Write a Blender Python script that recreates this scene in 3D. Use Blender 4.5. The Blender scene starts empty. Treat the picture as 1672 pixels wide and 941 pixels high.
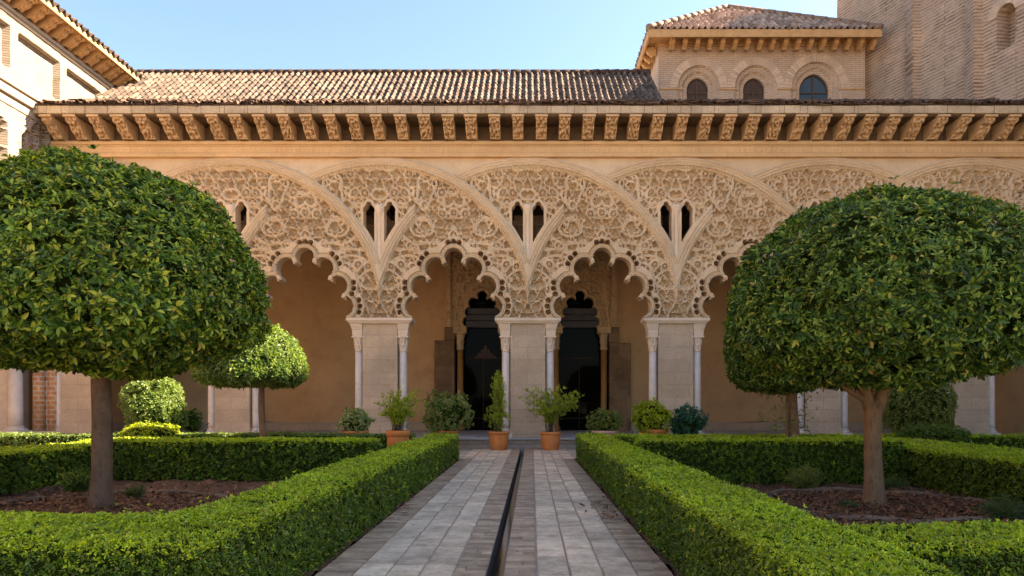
import bpy, math, random
import numpy as np
from mathutils import Vector

random.seed(7)
RNG = np.random.default_rng(11)
PI = math.pi
scene = bpy.context.scene
COL = scene.collection

# ------------------------------------------------------------------ camera numbers (photo pixels, 1672 wide)
F, VX, VY, EYE = 1115.0, 862.0, 662.0, 1.4
def at(px, py, Y):
    return ((px - VX) * Y / F, Y, EYE + (VY - py) * Y / F)
def wx(px, Y): return (px - VX) * Y / F
def wz(py, Y): return EYE + (VY - py) * Y / F

# ------------------------------------------------------------------ mesh builder
OFF = {}
class MB:
    def __init__(s):
        s.V = []; s.n = 0; s.F = {}; s.rnd = []
    def add(s, v, f, mat=0, smooth=False, rnd=None):
        v = np.asarray(v, float).reshape(-1, 3)
        f = np.asarray(f, int)
        if f.ndim == 1: f = f.reshape(1, -1)
        s.V.append(v)
        s.rnd.append(np.zeros(len(v)) if rnd is None else np.broadcast_to(rnd, (len(v),)))
        s.F.setdefault(f.shape[1], []).append((f + s.n, mat, smooth))
        s.n += len(v)
    def faces(s, f, mat=0, smooth=False, base=0):
        f = np.asarray(f, int)
        s.F.setdefault(f.shape[1], []).append((f + base, mat, smooth))
    def box(s, x0, x1, y0, y1, z0, z1, mat=0, rnd=None):
        v = [(x0,y0,z0),(x1,y0,z0),(x1,y1,z0),(x0,y1,z0),(x0,y0,z1),(x1,y0,z1),(x1,y1,z1),(x0,y1,z1)]
        s.add(v, [(0,3,2,1),(4,5,6,7),(0,1,5,4),(1,2,6,5),(2,3,7,6),(3,0,4,7)], mat, False, rnd)
    def hexa(s, b, t, mat=0):            # bottom quad, top quad (ccw from above)
        s.add(list(b) + list(t), [(0,3,2,1),(4,5,6,7),(0,1,5,4),(1,2,6,5),(2,3,7,6),(3,0,4,7)], mat)
    def prism(s, poly, axis, a0, a1, mat=0, smooth=False):
        # poly in the two remaining axes (x: (y,z), y: (x,z), z: (x,y))
        n = len(poly)
        def mk(p, a):
            return {'x': (a, p[0], p[1]), 'y': (p[0], a, p[1]), 'z': (p[0], p[1], a)}[axis]
        v = [mk(p, a0) for p in poly] + [mk(p, a1) for p in poly]
        base = s.n
        s.add(v, [(i, (i+1) % n, n + (i+1) % n, n + i) for i in range(n)], mat, smooth)
        s.faces([list(range(n))[::-1]], mat, False, base)
        s.faces([list(range(n, 2*n))], mat, False, base)
    def lathe(s, cx, cy, prof, n=20, mat=0, smooth=True, fn=None, cap=True):
        th = np.linspace(0, 2*PI, n, endpoint=False)
        rows = []
        for (r, z) in prof:
            rr = np.full(n, r) if fn is None else np.array([r + fn(t, r, z) for t in th])
            rows.append(np.stack([cx + rr*np.cos(th), cy + rr*np.sin(th), np.full(n, z)], 1))
        m = len(prof); base = s.n
        f = [(i*n+j, i*n+(j+1) % n, (i+1)*n+(j+1) % n, (i+1)*n+j) for i in range(m-1) for j in range(n)]
        s.add(np.concatenate(rows), f, mat, smooth)
        if cap:
            s.faces([list(range(n))[::-1]], mat, False, base)
            s.faces([[(m-1)*n + j for j in range(n)]], mat, False, base)
    def tube(s, pts, rad, n=8, mat=0, smooth=True, wob=0.0):
        P = np.asarray(pts, float); m = len(P)
        rad = np.broadcast_to(rad, (m,))
        T = np.gradient(P, axis=0); T /= np.linalg.norm(T, axis=1)[:, None] + 1e-9
        ref = np.array([0.31, 0.17, 0.93]) if abs(T[0][2]) < .8 else np.array([1., .1, 0])
        th = np.linspace(0, 2*PI, n, endpoint=False); rows = []
        for i in range(m):
            a = np.cross(T[i], ref); a /= np.linalg.norm(a); b = np.cross(T[i], a)
            r = rad[i] * (1 + wob * (np.sin(3*th + i*.7) * .5 + np.sin(2*th - i*.4)))
            rows.append(P[i] + (np.cos(th)*r)[:, None]*a + (np.sin(th)*r)[:, None]*b)
        f = [(i*n+j, i*n+(j+1) % n, (i+1)*n+(j+1) % n, (i+1)*n+j) for i in range(m-1) for j in range(n)]
        base = s.n
        s.add(np.concatenate(rows), f, mat, smooth)
        s.faces([list(range(n))[::-1]], mat, False, base)
        s.faces([[(m-1)*n + j for j in range(n)]], mat, False, base)
    def grid(s, P, keep=None, mat=0, smooth=True, rnd=None, flip=False):
        h, w = P.shape[:2]
        I = np.arange(h*w).reshape(h, w)
        q = np.stack([I[:-1, :-1], I[:-1, 1:], I[1:, 1:], I[1:, :-1]], -1).reshape(-1, 4)
        if keep is not None: q = q[keep.reshape(-1)]
        if flip: q = q[:, ::-1]
        s.add(P.reshape(-1, 3), q, mat, smooth, None if rnd is None else rnd.reshape(-1))
        return q
    def obj(s, name, mats, parent=None, origin=None, tag=None):
        V = np.concatenate(s.V)
        off = np.array(OFF[parent.name] if parent is not None else (origin or (0, 0, 0)), float)
        V = V - off
        me = bpy.data.meshes.new(name)
        me.vertices.add(len(V)); me.vertices.foreach_set('co', V.astype(np.float32).ravel())
        loops, starts, tot, mi, sm = [], [], [], [], []
        c = 0
        for k, lst in s.F.items():
            for f, m, smo in lst:
                loops.append(f.ravel()); n = len(f)
                starts.append(c + k*np.arange(n)); c += k*n
                mi.append(np.full(n, m)); sm.append(np.full(n, smo))
        loops = np.concatenate(loops); starts = np.concatenate(starts)
        me.loops.add(len(loops)); me.loops.foreach_set('vertex_index', loops.astype(np.int32))
        me.polygons.add(len(starts)); me.polygons.foreach_set('loop_start', starts.astype(np.int32))
        me.polygons.foreach_set('material_index', np.concatenate(mi).astype(np.int32))
        me.polygons.foreach_set('use_smooth', np.concatenate(sm).astype(bool))
        R = np.concatenate(s.rnd)
        if R.any():
            a = me.attributes.new('rnd', 'FLOAT', 'POINT'); a.data.foreach_set('value', R.astype(np.float32))
        me.update(calc_edges=True); me.validate()
        for m in (mats if isinstance(mats, (list, tuple)) else [mats]): me.materials.append(m)
        o = bpy.data.objects.new(name, me); COL.objects.link(o)
        if parent is not None:
            o.parent = parent; OFF[o.name] = tuple(off)
        else:
            o.location = tuple(off); OFF[o.name] = tuple(off)
        return o

def tag(o, label=None, cat=None, group=None, kind=None):
    for k, v in (('label', label), ('category', cat), ('group', group), ('kind', kind)):
        if v: o[k] = v
    return o
def thing(name, label, cat, loc=(0, 0, 0), group=None):
    o = bpy.data.objects.new(name, None); COL.objects.link(o)
    o.location = loc; o.empty_display_size = .2; OFF[o.name] = tuple(loc)
    return tag(o, label, cat, group)
def copy_part(o, parent, dx=0, dy=0, dz=0):
    c = o.copy(); COL.objects.link(c); c.parent = parent
    c.location = (o.location[0]+dx, o.location[1]+dy, o.location[2]+dz)
    for ch in o.children:
        d = ch.copy(); COL.objects.link(d); d.parent = c
    return c
def bevel(o, w, seg=2):
    m = o.modifiers.new('bevel', 'BEVEL'); m.width = w; m.segments = seg; m.limit_method = 'ANGLE'; m.angle_limit = .6
    return o

def sm(a, b, x):
    t = np.clip((x - a) / (b - a), 0, 1); return t*t*(3-2*t)
def wav(x, y, seed, sc=1.0, n=7):
    r = np.random.default_rng(seed); out = 0
    for i in range(n):
        a = r.uniform(0, 2*PI); f = sc * r.uniform(.6, 1.9); out = out + np.sin(f*(x*math.cos(a)+y*math.sin(a)) + r.uniform(0, 6.28))
    return out / math.sqrt(n)
def wav3(P, seed, sc=1.0, n=8):
    r = np.random.default_rng(seed); out = 0
    for i in range(n):
        d = r.normal(size=3); d /= np.linalg.norm(d); f = sc * r.uniform(.6, 2.0)
        out = out + np.sin(f*(P @ d) + r.uniform(0, 6.28))
    return out / math.sqrt(n)

# ------------------------------------------------------------------ materials
class NT:
    def __init__(s, name):
        s.m = bpy.data.materials.new(name); s.m.use_nodes = True
        s.t = s.m.node_tree; s.b = s.t.nodes['Principled BSDF']; s.out = s.t.nodes['Material Output']
    def new(s, ty, **kw):
        n = s.t.nodes.new(ty)
        for k, v in kw.items(): setattr(n, k, v)
        return n
    def link(s, a, b): s.t.links.new(a, b)
    def coords(s, axes=None):
        if not axes: return s.new('ShaderNodeNewGeometry').outputs['Position']
        tc = s.new('ShaderNodeTexCoord'); o = tc.outputs['Object']
        sp = s.new('ShaderNodeSeparateXYZ'); s.link(o, sp.inputs[0])
        cb = s.new('ShaderNodeCombineXYZ')
        for i, a in enumerate(axes): s.link(sp.outputs[a.upper()], cb.inputs[i])
        return cb.outputs[0]
    def noise(s, co, scale, detail=5, rough=.6, dist=0):
        n = s.new('ShaderNodeTexNoise'); s.link(co, n.inputs['Vector'])
        n.inputs['Scale'].default_value = scale; n.inputs['Detail'].default_value = detail
        n.inputs['Roughness'].default_value = rough; n.inputs['Distortion'].default_value = dist
        return n.outputs['Fac']
    def ramp(s, fac, stops):
        r = s.new('ShaderNodeValToRGB'); s.link(fac, r.inputs[0]); e = r.color_ramp.elements
        while len(e) < len(stops): e.new(.5)
        for i, (p, c) in enumerate(stops):
            e[i].position = p; e[i].color = (*c, 1) if len(c) == 3 else c
        return r.outputs[0]
    def mix(s, fac, a, b, mode='MIX'):
        n = s.new('ShaderNodeMix', data_type='RGBA', blend_type=mode)
        for sock, v in ((n.inputs[0], fac), (n.inputs[6], a), (n.inputs[7], b)):
            if isinstance(v, (int, float)): sock.default_value = v
            elif isinstance(v, tuple): sock.default_value = (*v, 1)
            else: s.link(v, sock)
        return n.outputs[2]
    def math(s, op, a, b=0.0):
        n = s.new('ShaderNodeMath', operation=op)
        for i, v in enumerate((a, b)):
            if isinstance(v, (int, float)): n.inputs[i].default_value = v
            else: s.link(v, n.inputs[i])
        return n.outputs[0]
    def bump(s, h, strength, dist, prev=None):
        n = s.new('ShaderNodeBump'); s.link(h, n.inputs['Height'])
        n.inputs['Strength'].default_value = strength; n.inputs['Distance'].default_value = dist
        if prev is not None: s.link(prev, n.inputs['Normal'])
        return n.outputs[0]
    def fin(s, col, rough=.85, normal=None, spec=.3):
        if isinstance(col, tuple): s.b.inputs['Base Color'].default_value = (*col, 1)
        else: s.link(col, s.b.inputs['Base Color'])
        if isinstance(rough, (int, float)): s.b.inputs['Roughness'].default_value = rough
        else: s.link(rough, s.b.inputs['Roughness'])
        s.b.inputs['Specular IOR Level'].default_value = spec
        if normal is not None: s.link(normal, s.b.inputs['Normal'])
        return s.m

def mat_noise(name, c0, c1, scale=3, rough=.85, bump=.3, bscale=40, bdist=.01, c2=None, scale2=20, amt2=.4, island=0, spec=.3, rnd=0):
    n = NT(name); co = n.coords()
    f = n.noise(co, scale, 6, .62)
    col = n.ramp(f, [(.3, c0), (.7, c1)])
    if c2:
        g = n.noise(co, scale2, 6, .7)
        gm = n.ramp(g, [(.5, (0, 0, 0)), (.72, (amt2,)*3)])
        col = n.mix(gm, col, c2)
    for amount, kind in ((island, 'i'), (rnd, 'r')):
        if amount:
            if kind == 'i':
                src = n.new('ShaderNodeNewGeometry').outputs['Random Per Island']
            else:
                at_ = n.new('ShaderNodeAttribute'); at_.attribute_name = 'rnd'; src = at_.outputs['Fac']
            v = n.ramp(src, [(0, (1-amount,)*3), (1, (1+amount,)*3)])
            col = n.mix(1.0, col, v, 'MULTIPLY')
    nb = n.bump(n.noise(co, bscale, 6, .7), bump, bdist)
    return n.fin(col, rough, nb, spec)

def mat_brick(name, axes, bw, bh, mortar, c1, c2, cm, scale=1.0, var=.35, bump=.6, bdist=.015, rough=.9, stain=None, pits=0, offset=.5, breakup=None, wob=1.2):
    n = NT(name); co = n.coords(axes); co3 = n.coords()
    wobn = n.noise(co3, 2.2, 3)
    add = n.new('ShaderNodeVectorMath', operation='ADD')
    sc_ = n.new('ShaderNodeVectorMath', operation='SCALE'); sc_.inputs['Scale'].default_value = mortar*wob
    tn = n.new('ShaderNodeTexNoise'); n.link(co3, tn.inputs['Vector']); tn.inputs['Scale'].default_value = 3
    n.link(tn.outputs['Color'], sc_.inputs[0]); n.link(co, add.inputs[0]); n.link(sc_.outputs[0], add.inputs[1])
    b = n.new('ShaderNodeTexBrick'); n.link(add.outputs[0], b.inputs['Vector'])
    b.offset = offset
    b.inputs['Scale'].default_value = 1; b.inputs['Brick Width'].default_value = bw; b.inputs['Row Height'].default_value = bh
    b.inputs['Mortar Size'].default_value = mortar; b.inputs['Mortar Smooth'].default_value = .3; b.inputs['Bias'].default_value = 0
    b.inputs['Color1'].default_value = (*c1, 1); b.inputs['Color2'].default_value = (*c2, 1); b.inputs['Mortar'].default_value = (*cm, 1)
    col = b.outputs['Color']
    if breakup:
        bm = n.ramp(n.noise(co3, 1.7, 6, .75, .6), [(.40, (0, 0, 0)), (.62, (.85,)*3)])
        col = n.mix(bm, col, breakup)
        bm2 = n.ramp(n.noise(co3, 9, 5, .7), [(.60, (0, 0, 0)), (.68, (.75,)*3)])
        col = n.mix(bm2, col, cm)
    v = n.ramp(n.noise(co3, .9, 8, .68), [(.28, (1-var,)*3), (.72, (1+var*.7,)*3)])
    col = n.mix(1.0, col, v, 'MULTIPLY')
    v2 = n.ramp(n.noise(co3, 22, 5, .7), [(.3, (1-var*.7,)*3), (.7, (1+var*.6,)*3)])
    col = n.mix(1.0, col, v2, 'MULTIPLY')
    if stain:
        g = n.ramp(n.noise(co3, .55, 7, .7, .4), [(.5, (0, 0, 0)), (.7, (.6,)*3)])
        col = n.mix(g, col, stain)
    inv = n.math('SUBTRACT', 1.0, b.outputs['Fac'])
    h = n.math('ADD', inv, n.math('MULTIPLY', n.noise(co3, 35, 6, .7), .5))
    nb = n.bump(h, bump, bdist)
    if pits:
        vo = n.new('ShaderNodeTexVoronoi'); n.link(co3, vo.inputs['Vector']); vo.inputs['Scale'].default_value = 26
        pm = n.ramp(vo.outputs['Distance'], [(.08, (0, 0, 0)), (.22, (1, 1, 1))])
        sel = n.ramp(n.noise(co3, 5, 3), [(.5, (1, 1, 1)), (.6, (0, 0, 0))])
        pm2 = n.mix(sel, pm, (1.0, 1.0, 1.0))
        nb = n.bump(pm2, pits, .03, nb)
        col = n.mix(1.0, col, n.ramp(pm2, [(0, (.62,)*3), (1, (1, 1, 1))]), 'MULTIPLY')
    return n.fin(col, rough, nb, .25)

def mat_leaf(name, stops, rough=.42, trans=.35, tcol=None, spec=.5, patch=.25):
    n = NT(name)
    isl = n.new('ShaderNodeNewGeometry').outputs['Random Per Island']
    col = n.ramp(isl, stops)
    pv = n.ramp(n.noise(n.coords(), 1.3, 4), [(.3, (1-patch,)*3), (.7, (1+patch,)*3)])
    col = n.mix(1.0, col, pv, 'MULTIPLY')
    n.fin(col, rough, None, spec)
    tr = n.new('ShaderNodeBsdfTranslucent')
    tc = n.mix(1.0, col, tcol or (1.5, 1.5, .6), 'MULTIPLY'); n.link(tc, tr.inputs['Color'])
    mx = n.new('ShaderNodeMixShader'); mx.inputs[0].default_value = trans
    n.link(n.b.outputs[0], mx.inputs[1]); n.link(tr.outputs[0], mx.inputs[2]); n.link(mx.outputs[0], n.out.inputs[0])
    return n.m

M = {}
M['carved'] = mat_noise('carved_stone', (.53, .385, .24), (.65, .50, .335), .55, .9, .4, 60, .012, (.44, .29, .17), 3.2, .5)
M['corbel'] = mat_noise('corbel_stone', (.46, .295, .155), (.58, .385, .21), 2.2, .9, .5, 50, .02, (.30, .19, .10), 7, .5)
M['soffit'] = mat_noise('shade_soffit', (.065, .038, .02), (.14, .085, .042), 3, .95, .5, 40, .02, (.08, .05, .03), 6, .6)  # dark brown stands in for the shade between the corbels
M['frieze'] = mat_brick('frieze_stone', 'xz', 1.9, .34, .006, (.64, .425, .22), (.58, .38, .19), (.40, .25, .13), var=.14, bump=.35, bdist=.01, stain=(.50, .30, .15))
M['eave'] = mat_brick('eave_stone', 'xz', .75, 2.0, .012, (.42, .33, .23), (.52, .41, .28), (.22, .16, .11), var=.4, bump=.5, stain=(.22, .17, .12))
M['pier'] = mat_brick('pier_stone', 'xz', .95, .42, .010, (.53, .40, .275), (.47, .35, .24), (.42, .31, .21), var=.24, bump=.5, bdist=.015, pits=.8, stain=(.40, .31, .235))
M['impost'] = mat_noise('impost_stone', (.62, .48, .35), (.70, .56, .42), 2, .85, .3, 50, .008, (.50, .37, .25), 6, .4)
M['marble'] = mat_noise('column_marble', (.56, .48, .42), (.70, .60, .51), 3.5, .6, .15, 30, .006, (.42, .36, .33), 9, .45, spec=.4)
M['plaster'] = mat_noise('ochre_plaster', (.50, .305, .145), (.62, .39, .195), .5, .95, .15, 22, .006, (.42, .25, .12), 1.6, .7)
M['skirt'] = mat_brick('skirting_stone', 'xz', .9, .6, .006, (.50, .38, .27), (.46, .35, .25), (.35, .26, .18), var=.15, bump=.3)
M['portal'] = mat_noise('portal_stucco', (.50, .34, .18), (.64, .45, .25), 2.5, .9, .4, 40, .012, (.14, .09, .05), 6, .6)
M['darkstone'] = mat_brick('dark_stone', 'xz', .75, .46, .008, (.30, .185, .095), (.20, .125, .065), (.34, .235, .14), var=.5, bump=.6, bdist=.02, pits=.6, stain=(.30, .22, .16))
M['browncol'] = mat_noise('brown_column', (.34, .17, .045), (.44, .23, .065), 4, .45, .1, 30, .004, spec=.5)
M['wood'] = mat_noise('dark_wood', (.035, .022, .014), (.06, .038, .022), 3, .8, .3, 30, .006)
M['eavewood'] = mat_noise('eave_wood', (.42, .24, .10), (.52, .31, .14), 3, .85, .3, 30, .008, (.26, .15, .07), 5, .5)
M['grey'] = mat_noise('grey_lintel', (.07, .07, .075), (.10, .10, .105), 3, .7, .2, 30, .004)
M['tile'] = mat_noise('roof_tile', (.075, .052, .037), (.13, .095, .072), 3, .9, .4, 30, .01, (.06, .04, .03), 6, .75, rnd=.5)
M['ptile'] = mat_noise('pavilion_tile_shade_lift', (.28, .185, .13), (.42, .30, .225), 3, .9, .4, 30, .01, (.13, .085, .06), 6, .6, rnd=.4)  # clay painted lighter to make up for the tower's shade on this roof
M['oldtile'] = mat_noise('weathered_tile', (.06, .036, .024), (.135, .085, .058), 5, .95, .6, 30, .02, (.07, .05, .04), 8, .7, rnd=.4)
M['tower'] = mat_brick('tower_brick', 'xz', 2.6, .125, .034, (.46, .325, .225), (.55, .405, .29), (.21, .135, .09), var=.28, bump=1.0, bdist=.03, stain=(.40, .30, .22), breakup=(.49, .35, .245), wob=2.6)
M['pavil'] = mat_brick('pavilion_brick', 'xz', .34, .085, .014, (.47, .335, .235), (.52, .385, .28), (.35, .245, .175), var=.18, bump=.7, bdist=.015)
M['vouss'] = mat_noise('voussoir_brick', (.46, .33, .235), (.54, .40, .29), 6, .9, .4, 40, .01, island=.14)
M['wingwall'] = mat_brick('wing_wall', 'yz', .30, .075, .012, (.27, .215, .165), (.34, .275, .21), (.15, .11, .08), var=.22, bump=.5, bdist=.01)
M['wingstone'] = mat_noise('wing_stone', (.30, .24, .18), (.36, .29, .22), 2, .9, .3, 40, .01, (.48, .37, .27), 5, .4)
M['brickcol'] = mat_brick('brick_pier', 'xz', .28, .16, .03, (.40, .19, .09), (.46, .24, .12), (.46, .37, .29), var=.3, bump=.7)
def mat_path():
    n = NT('path_tile'); isl = n.new('ShaderNodeNewGeometry').outputs['Random Per Island']; co = n.coords()
    def n4(scale, mul, det=6):
        t = n.new('ShaderNodeTexNoise', noise_dimensions='4D'); n.link(co, t.inputs['Vector']); t.inputs['Scale'].default_value = scale; t.inputs['Detail'].default_value = det; t.inputs['Roughness'].default_value = .68
        n.link(n.math('MULTIPLY', isl, mul), t.inputs['W']); return t.outputs['Fac']
    col = n.ramp(n4(5.5, 60), [(.30, (.40, .285, .18)), (.45, (.61, .45, .30)), (.64, (.80, .61, .42))])
    col = n.mix(n.ramp(n4(13, 30), [(.56, (0, 0, 0)), (.68, (.7,)*3)]), col, (.24, .18, .13))
    col = n.mix(n.ramp(n.noise(co, .8, 4), [(.45, (0, 0, 0)), (.7, (.45,)*3)]), col, (.27, .215, .165))
    col = n.mix(1.0, col, n.ramp(isl, [(0, (.74,)*3), (1, (1.12,)*3)]), 'MULTIPLY')
    nb = n.bump(n4(26, 40), .8, .02); nb = n.bump(n4(6, 60), .4, .03, nb)
    return n.fin(col, .85, nb, .3)
M['path'] = mat_path()
M['pathedge'] = mat_noise('path_edging', (.26, .175, .105), (.47, .335, .215), 5, .85, .7, 30, .015, (.17, .14, .12), 9, .6, island=.28)
M['mortar'] = mat_noise('path_mortar', (.30, .235, .175), (.42, .335, .26), 6, .95, .5, 40, .008)
M['paving'] = mat_brick('terrace_slab', 'xy', .55, .42, .012, (.46, .375, .29), (.38, .305, .235), (.36, .29, .22), var=.25, bump=.4, bdist=.008)
M['floor'] = mat_brick('gallery_slab', 'xy', .6, .6, .006, (.52, .50, .48), (.47, .45, .43), (.33, .31, .29), var=.12, bump=.2, bdist=.004, rough=.5)
M['step'] = mat_brick('step_stone', 'xz', .5, .12, .008, (.46, .36, .28), (.40, .31, .24), (.28, .21, .16), var=.25, bump=.5)
M['channel'] = mat_noise('channel_stone', (.05, .045, .04), (.10, .09, .08), 6, .6, .5, 30, .01)
M['water'] = mat_noise('channel_water', (.015, .014, .012), (.02, .018, .015), 3, .06, .05, 8, .004, spec=.5)
M['soil'] = mat_noise('bed_soil', (.085, .040, .020), (.155, .080, .042), 5, .95, .9, 18, .05, (.04, .024, .018), 12, .6)
M['mulch'] = mat_noise('mulch_chip', (.115, .048, .022), (.24, .115, .055), 9, .9, .3, 40, .006, island=.5)
M['ring'] = mat_noise('basin_rim', (.12, .08, .055), (.19, .135, .095), 6, .95, .5, 30, .01)
M['gravel'] = mat_noise('pale_gravel', (.15, .13, .095), (.26, .23, .17), 14, .95, .8, 60, .02, (.16, .17, .10), 6, .6)
M['ground'] = mat_noise('courtyard_ground', (.40, .34, .27), (.48, .41, .33), .4, .95, .4, 12, .02)
def mat_bark(name, c0, c1, c2):
    n = NT(name); tc = n.coords(); mp = n.new('ShaderNodeMapping'); n.link(tc, mp.inputs[0]); mp.inputs['Scale'].default_value = (1, 1, .22); co = mp.outputs[0]
    col = n.ramp(n.noise(tc, 4, 6, .65), [(.3, c0), (.7, c1)])
    col = n.mix(n.ramp(n.noise(co, 22, 6, .75, .5), [(.52, (0, 0, 0)), (.66, (.8,)*3)]), col, c2)
    kn = n.new('ShaderNodeTexVoronoi'); n.link(tc, kn.inputs['Vector']); kn.inputs['Scale'].default_value = 9
    km = n.ramp(kn.outputs['Distance'], [(.10, (1, 1, 1)), (.2, (0, 0, 0))]); col = n.mix(n.math('MULTIPLY', km, .5), col, c2)
    nb = n.bump(n.noise(co, 26, 6, .75, .5), .7, .02); nb = n.bump(n.noise(tc, 7, 4), .5, .03, nb)
    return n.fin(col, .9, nb, .2)
M['bark'] = mat_bark('bark', (.155, .09, .048), (.24, .142, .078), (.08, .048, .03))
M['barkdark'] = mat_bark('dark_bark', (.115, .068, .042), (.185, .112, .07), (.06, .038, .026))
M['terracotta'] = mat_noise('terracotta', (.50, .155, .035), (.62, .225, .06), 5, .8, .2, 40, .005, (.40, .25, .15), 4, .55)
M['palepot'] = mat_noise('pale_terracotta', (.48, .27, .19), (.55, .34, .25), 5, .8, .2, 40, .005)
M['core'] = mat_noise('hedge_core', (.02, .032, .006), (.04, .055, .010), 9, 1.0, .9, 25, .05, spec=0)  # dark so that gaps between the leaves look shaded
M['twig'] = mat_noise('twig', (.09, .065, .035), (.16, .12, .07), 9, .9, .3, 30, .005)
M['laurel'] = mat_leaf('laurel_leaf', [(0, (.014, .038, .008)), (.40, (.065, .13, .016)), (.82, (.23, .32, .03)), (.985, (.44, .42, .05)), (1, (.34, .18, .06))], .40, .25, spec=.32)
M['laurel2'] = mat_leaf('laurel_leaf_deep', [(0, (.014, .038, .009)), (.45, (.055, .115, .018)), (.85, (.17, .25, .03)), (.985, (.32, .33, .05)), (1, (.34, .18, .06))], .42, .25, spec=.32)
M['lit_top'] = mat_leaf('lit_top_box_leaf', [(0, (.17, .24, .010)), (.5, (.32, .42, .012)), (.93, (.50, .57, .02)), (1, (.42, .30, .08))], .42, .32)  # brighter leaf colour paints the light falling on hedge tops
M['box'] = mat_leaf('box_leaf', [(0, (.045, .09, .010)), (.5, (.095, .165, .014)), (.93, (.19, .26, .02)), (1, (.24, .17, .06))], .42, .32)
M['pale'] = mat_leaf('pale_leaf', [(0, (.07, .13, .025)), (.5, (.13, .20, .045)), (1, (.24, .30, .08))], .45, .35)
M['olive'] = mat_leaf('olive_leaf', [(0, (.09, .12, .02)), (.5, (.16, .20, .035)), (1, (.27, .28, .06))], .45, .3)
M['feather'] = mat_leaf('feather_leaf', [(0, (.14, .20, .012)), (.5, (.27, .34, .02)), (1, (.44, .48, .04))], .5, .4)
M['lime'] = mat_leaf('lime_leaf', [(0, (.17, .23, .01)), (.5, (.31, .39, .015)), (1, (.48, .52, .03))], .5, .4)
M['bluegreen'] = mat_leaf('bluegreen_leaf', [(0, (.015, .07, .035)), (.5, (.035, .125, .065)), (1, (.08, .20, .11))], .4, .25)
M['bronze'] = mat_leaf('bronze_leaf', [(0, (.09, .15, .02)), (.55, (.19, .27, .04)), (1, (.34, .27, .15))], .45, .3)
M['varieg'] = mat_leaf('variegated_leaf', [(0, (.10, .17, .04)), (.4, (.20, .27, .08)), (1, (.50, .50, .28))], .45, .35)
M['grassy'] = mat_leaf('weed_leaf', [(0, (.05, .09, .02)), (1, (.12, .17, .05))], .5, .35)
def glass(name, col, rough=.04):
    n = NT(name); return n.fin(col, rough, n.bump(n.noise(n.coords(), 1.5, 2), .03, .01), .5)
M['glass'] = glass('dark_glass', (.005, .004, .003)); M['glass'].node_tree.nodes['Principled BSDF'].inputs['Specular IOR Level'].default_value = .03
M['panebrown'] = mat_noise('lattice_pane', (.05, .032, .025), (.085, .055, .04), 30, .5, .6, 60, .01)
M['paneblue'] = mat_noise('blue_pane', (.018, .05, .085), (.03, .075, .12), 22, .15, .3, 40, .006, spec=.5)
M['frame'] = mat_noise('window_frame', (.07, .04, .028), (.10, .06, .04), 8, .7, .2, 40, .004)
M['metal'] = mat_noise('pale_bar', (.30, .28, .25), (.36, .34, .30), 8, .5, .1, 40, .003)

# ------------------------------------------------------------------ world and light
SUN_E, SUN_A = 38.0, 10.0            # elevation; azimuth from +X towards +Y
sdir = Vector((math.cos(math.radians(SUN_A))*math.cos(math.radians(SUN_E)), math.sin(math.radians(SUN_A))*math.cos(math.radians(SUN_E)), math.sin(math.radians(SUN_E))))
w = bpy.data.worlds.new('World'); scene.world = w; w.use_nodes = True
sky = w.node_tree.nodes.new('ShaderNodeTexSky'); sky.sky_type = 'NISHITA'; sky.sun_disc = False
sky.sun_elevation = math.radians(SUN_E); sky.sun_rotation = math.radians(90 - SUN_A)
sky.air_density = 1.0; sky.dust_density = 1.0; sky.ozone_density = 1.0
bg = w.node_tree.nodes['Background']; w.node_tree.links.new(sky.outputs[0], bg.inputs[0]); bg.inputs[1].default_value = .052
L = bpy.data.lights.new('sun', 'SUN'); L.energy = 5.0; L.angle = math.radians(.6); L.color = (1, .80, .58)
lo = bpy.data.objects.new('sun', L); COL.objects.link(lo); lo.rotation_euler = sdir.to_track_quat('Z', 'Y').to_euler(); lo.location = (30, 10, 40)

cam = bpy.data.cameras.new('camera'); co = bpy.data.objects.new('camera', cam); COL.objects.link(co)
cam.sensor_width = 36; cam.lens = F*36/1672; cam.shift_x = (836-VX)/1672; cam.shift_y = (VY-470.5)/1672
cam.clip_end = 2000; co.location = (0, 0, EYE); co.rotation_euler = (PI/2, 0, 0); scene.camera = co
scene.view_settings.view_transform = 'Standard'; scene.view_settings.look = 'None'
scene.view_settings.exposure = 2.93; scene.view_settings.gamma = 1; scene.view_settings.use_curve_mapping = False
scene.cycles.max_bounces = 10; scene.cycles.diffuse_bounces = 7; scene.cycles.use_denoising = True
scene.cycles.sample_clamp_indirect = 6

# ================================================================== SETTING
b = MB(); b.box(-300, 300, -300, 300, -.9, -.4)
tag(b.obj('ground', M['ground']), kind='structure')
# channel line (slightly skewed to the path)
def chx(Y): t = (Y-3.0)/19.0; return -.365 + .13*t, -.222 + .118*t
YA, YB = 1.0, 22.0
b = MB()
l0, r0 = chx(YA); l1, r1 = chx(YB)
b.hexa([(l0-.02, YA, -.40), (r0+.02, YA, -.40), (r1+.02, YB, -.40), (l1-.02, YB, -.40)], [(l0-.02, YA, -.22), (r0+.02, YA, -.22), (r1+.02, YB, -.22), (l1-.02, YB, -.22)], 0)
b.hexa([(l0-.03, YA, -.40), (l0, YA, -.40), (l1, YB, -.40), (l1-.03, YB, -.40)], [(l0-.03, YA, -.012), (l0, YA, -.012), (l1, YB, -.012), (l1-.03, YB, -.012)])
b.hexa([(r0, YA, -.40), (r0+.03, YA, -.40), (r1+.03, YB, -.40), (r1, YB, -.40)], [(r0, YA, -.012), (r0+.03, YA, -.012), (r1+.03, YB, -.012), (r1, YB, -.012)])
tag(b.obj('water_channel', M['channel']), kind='structure')
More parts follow.
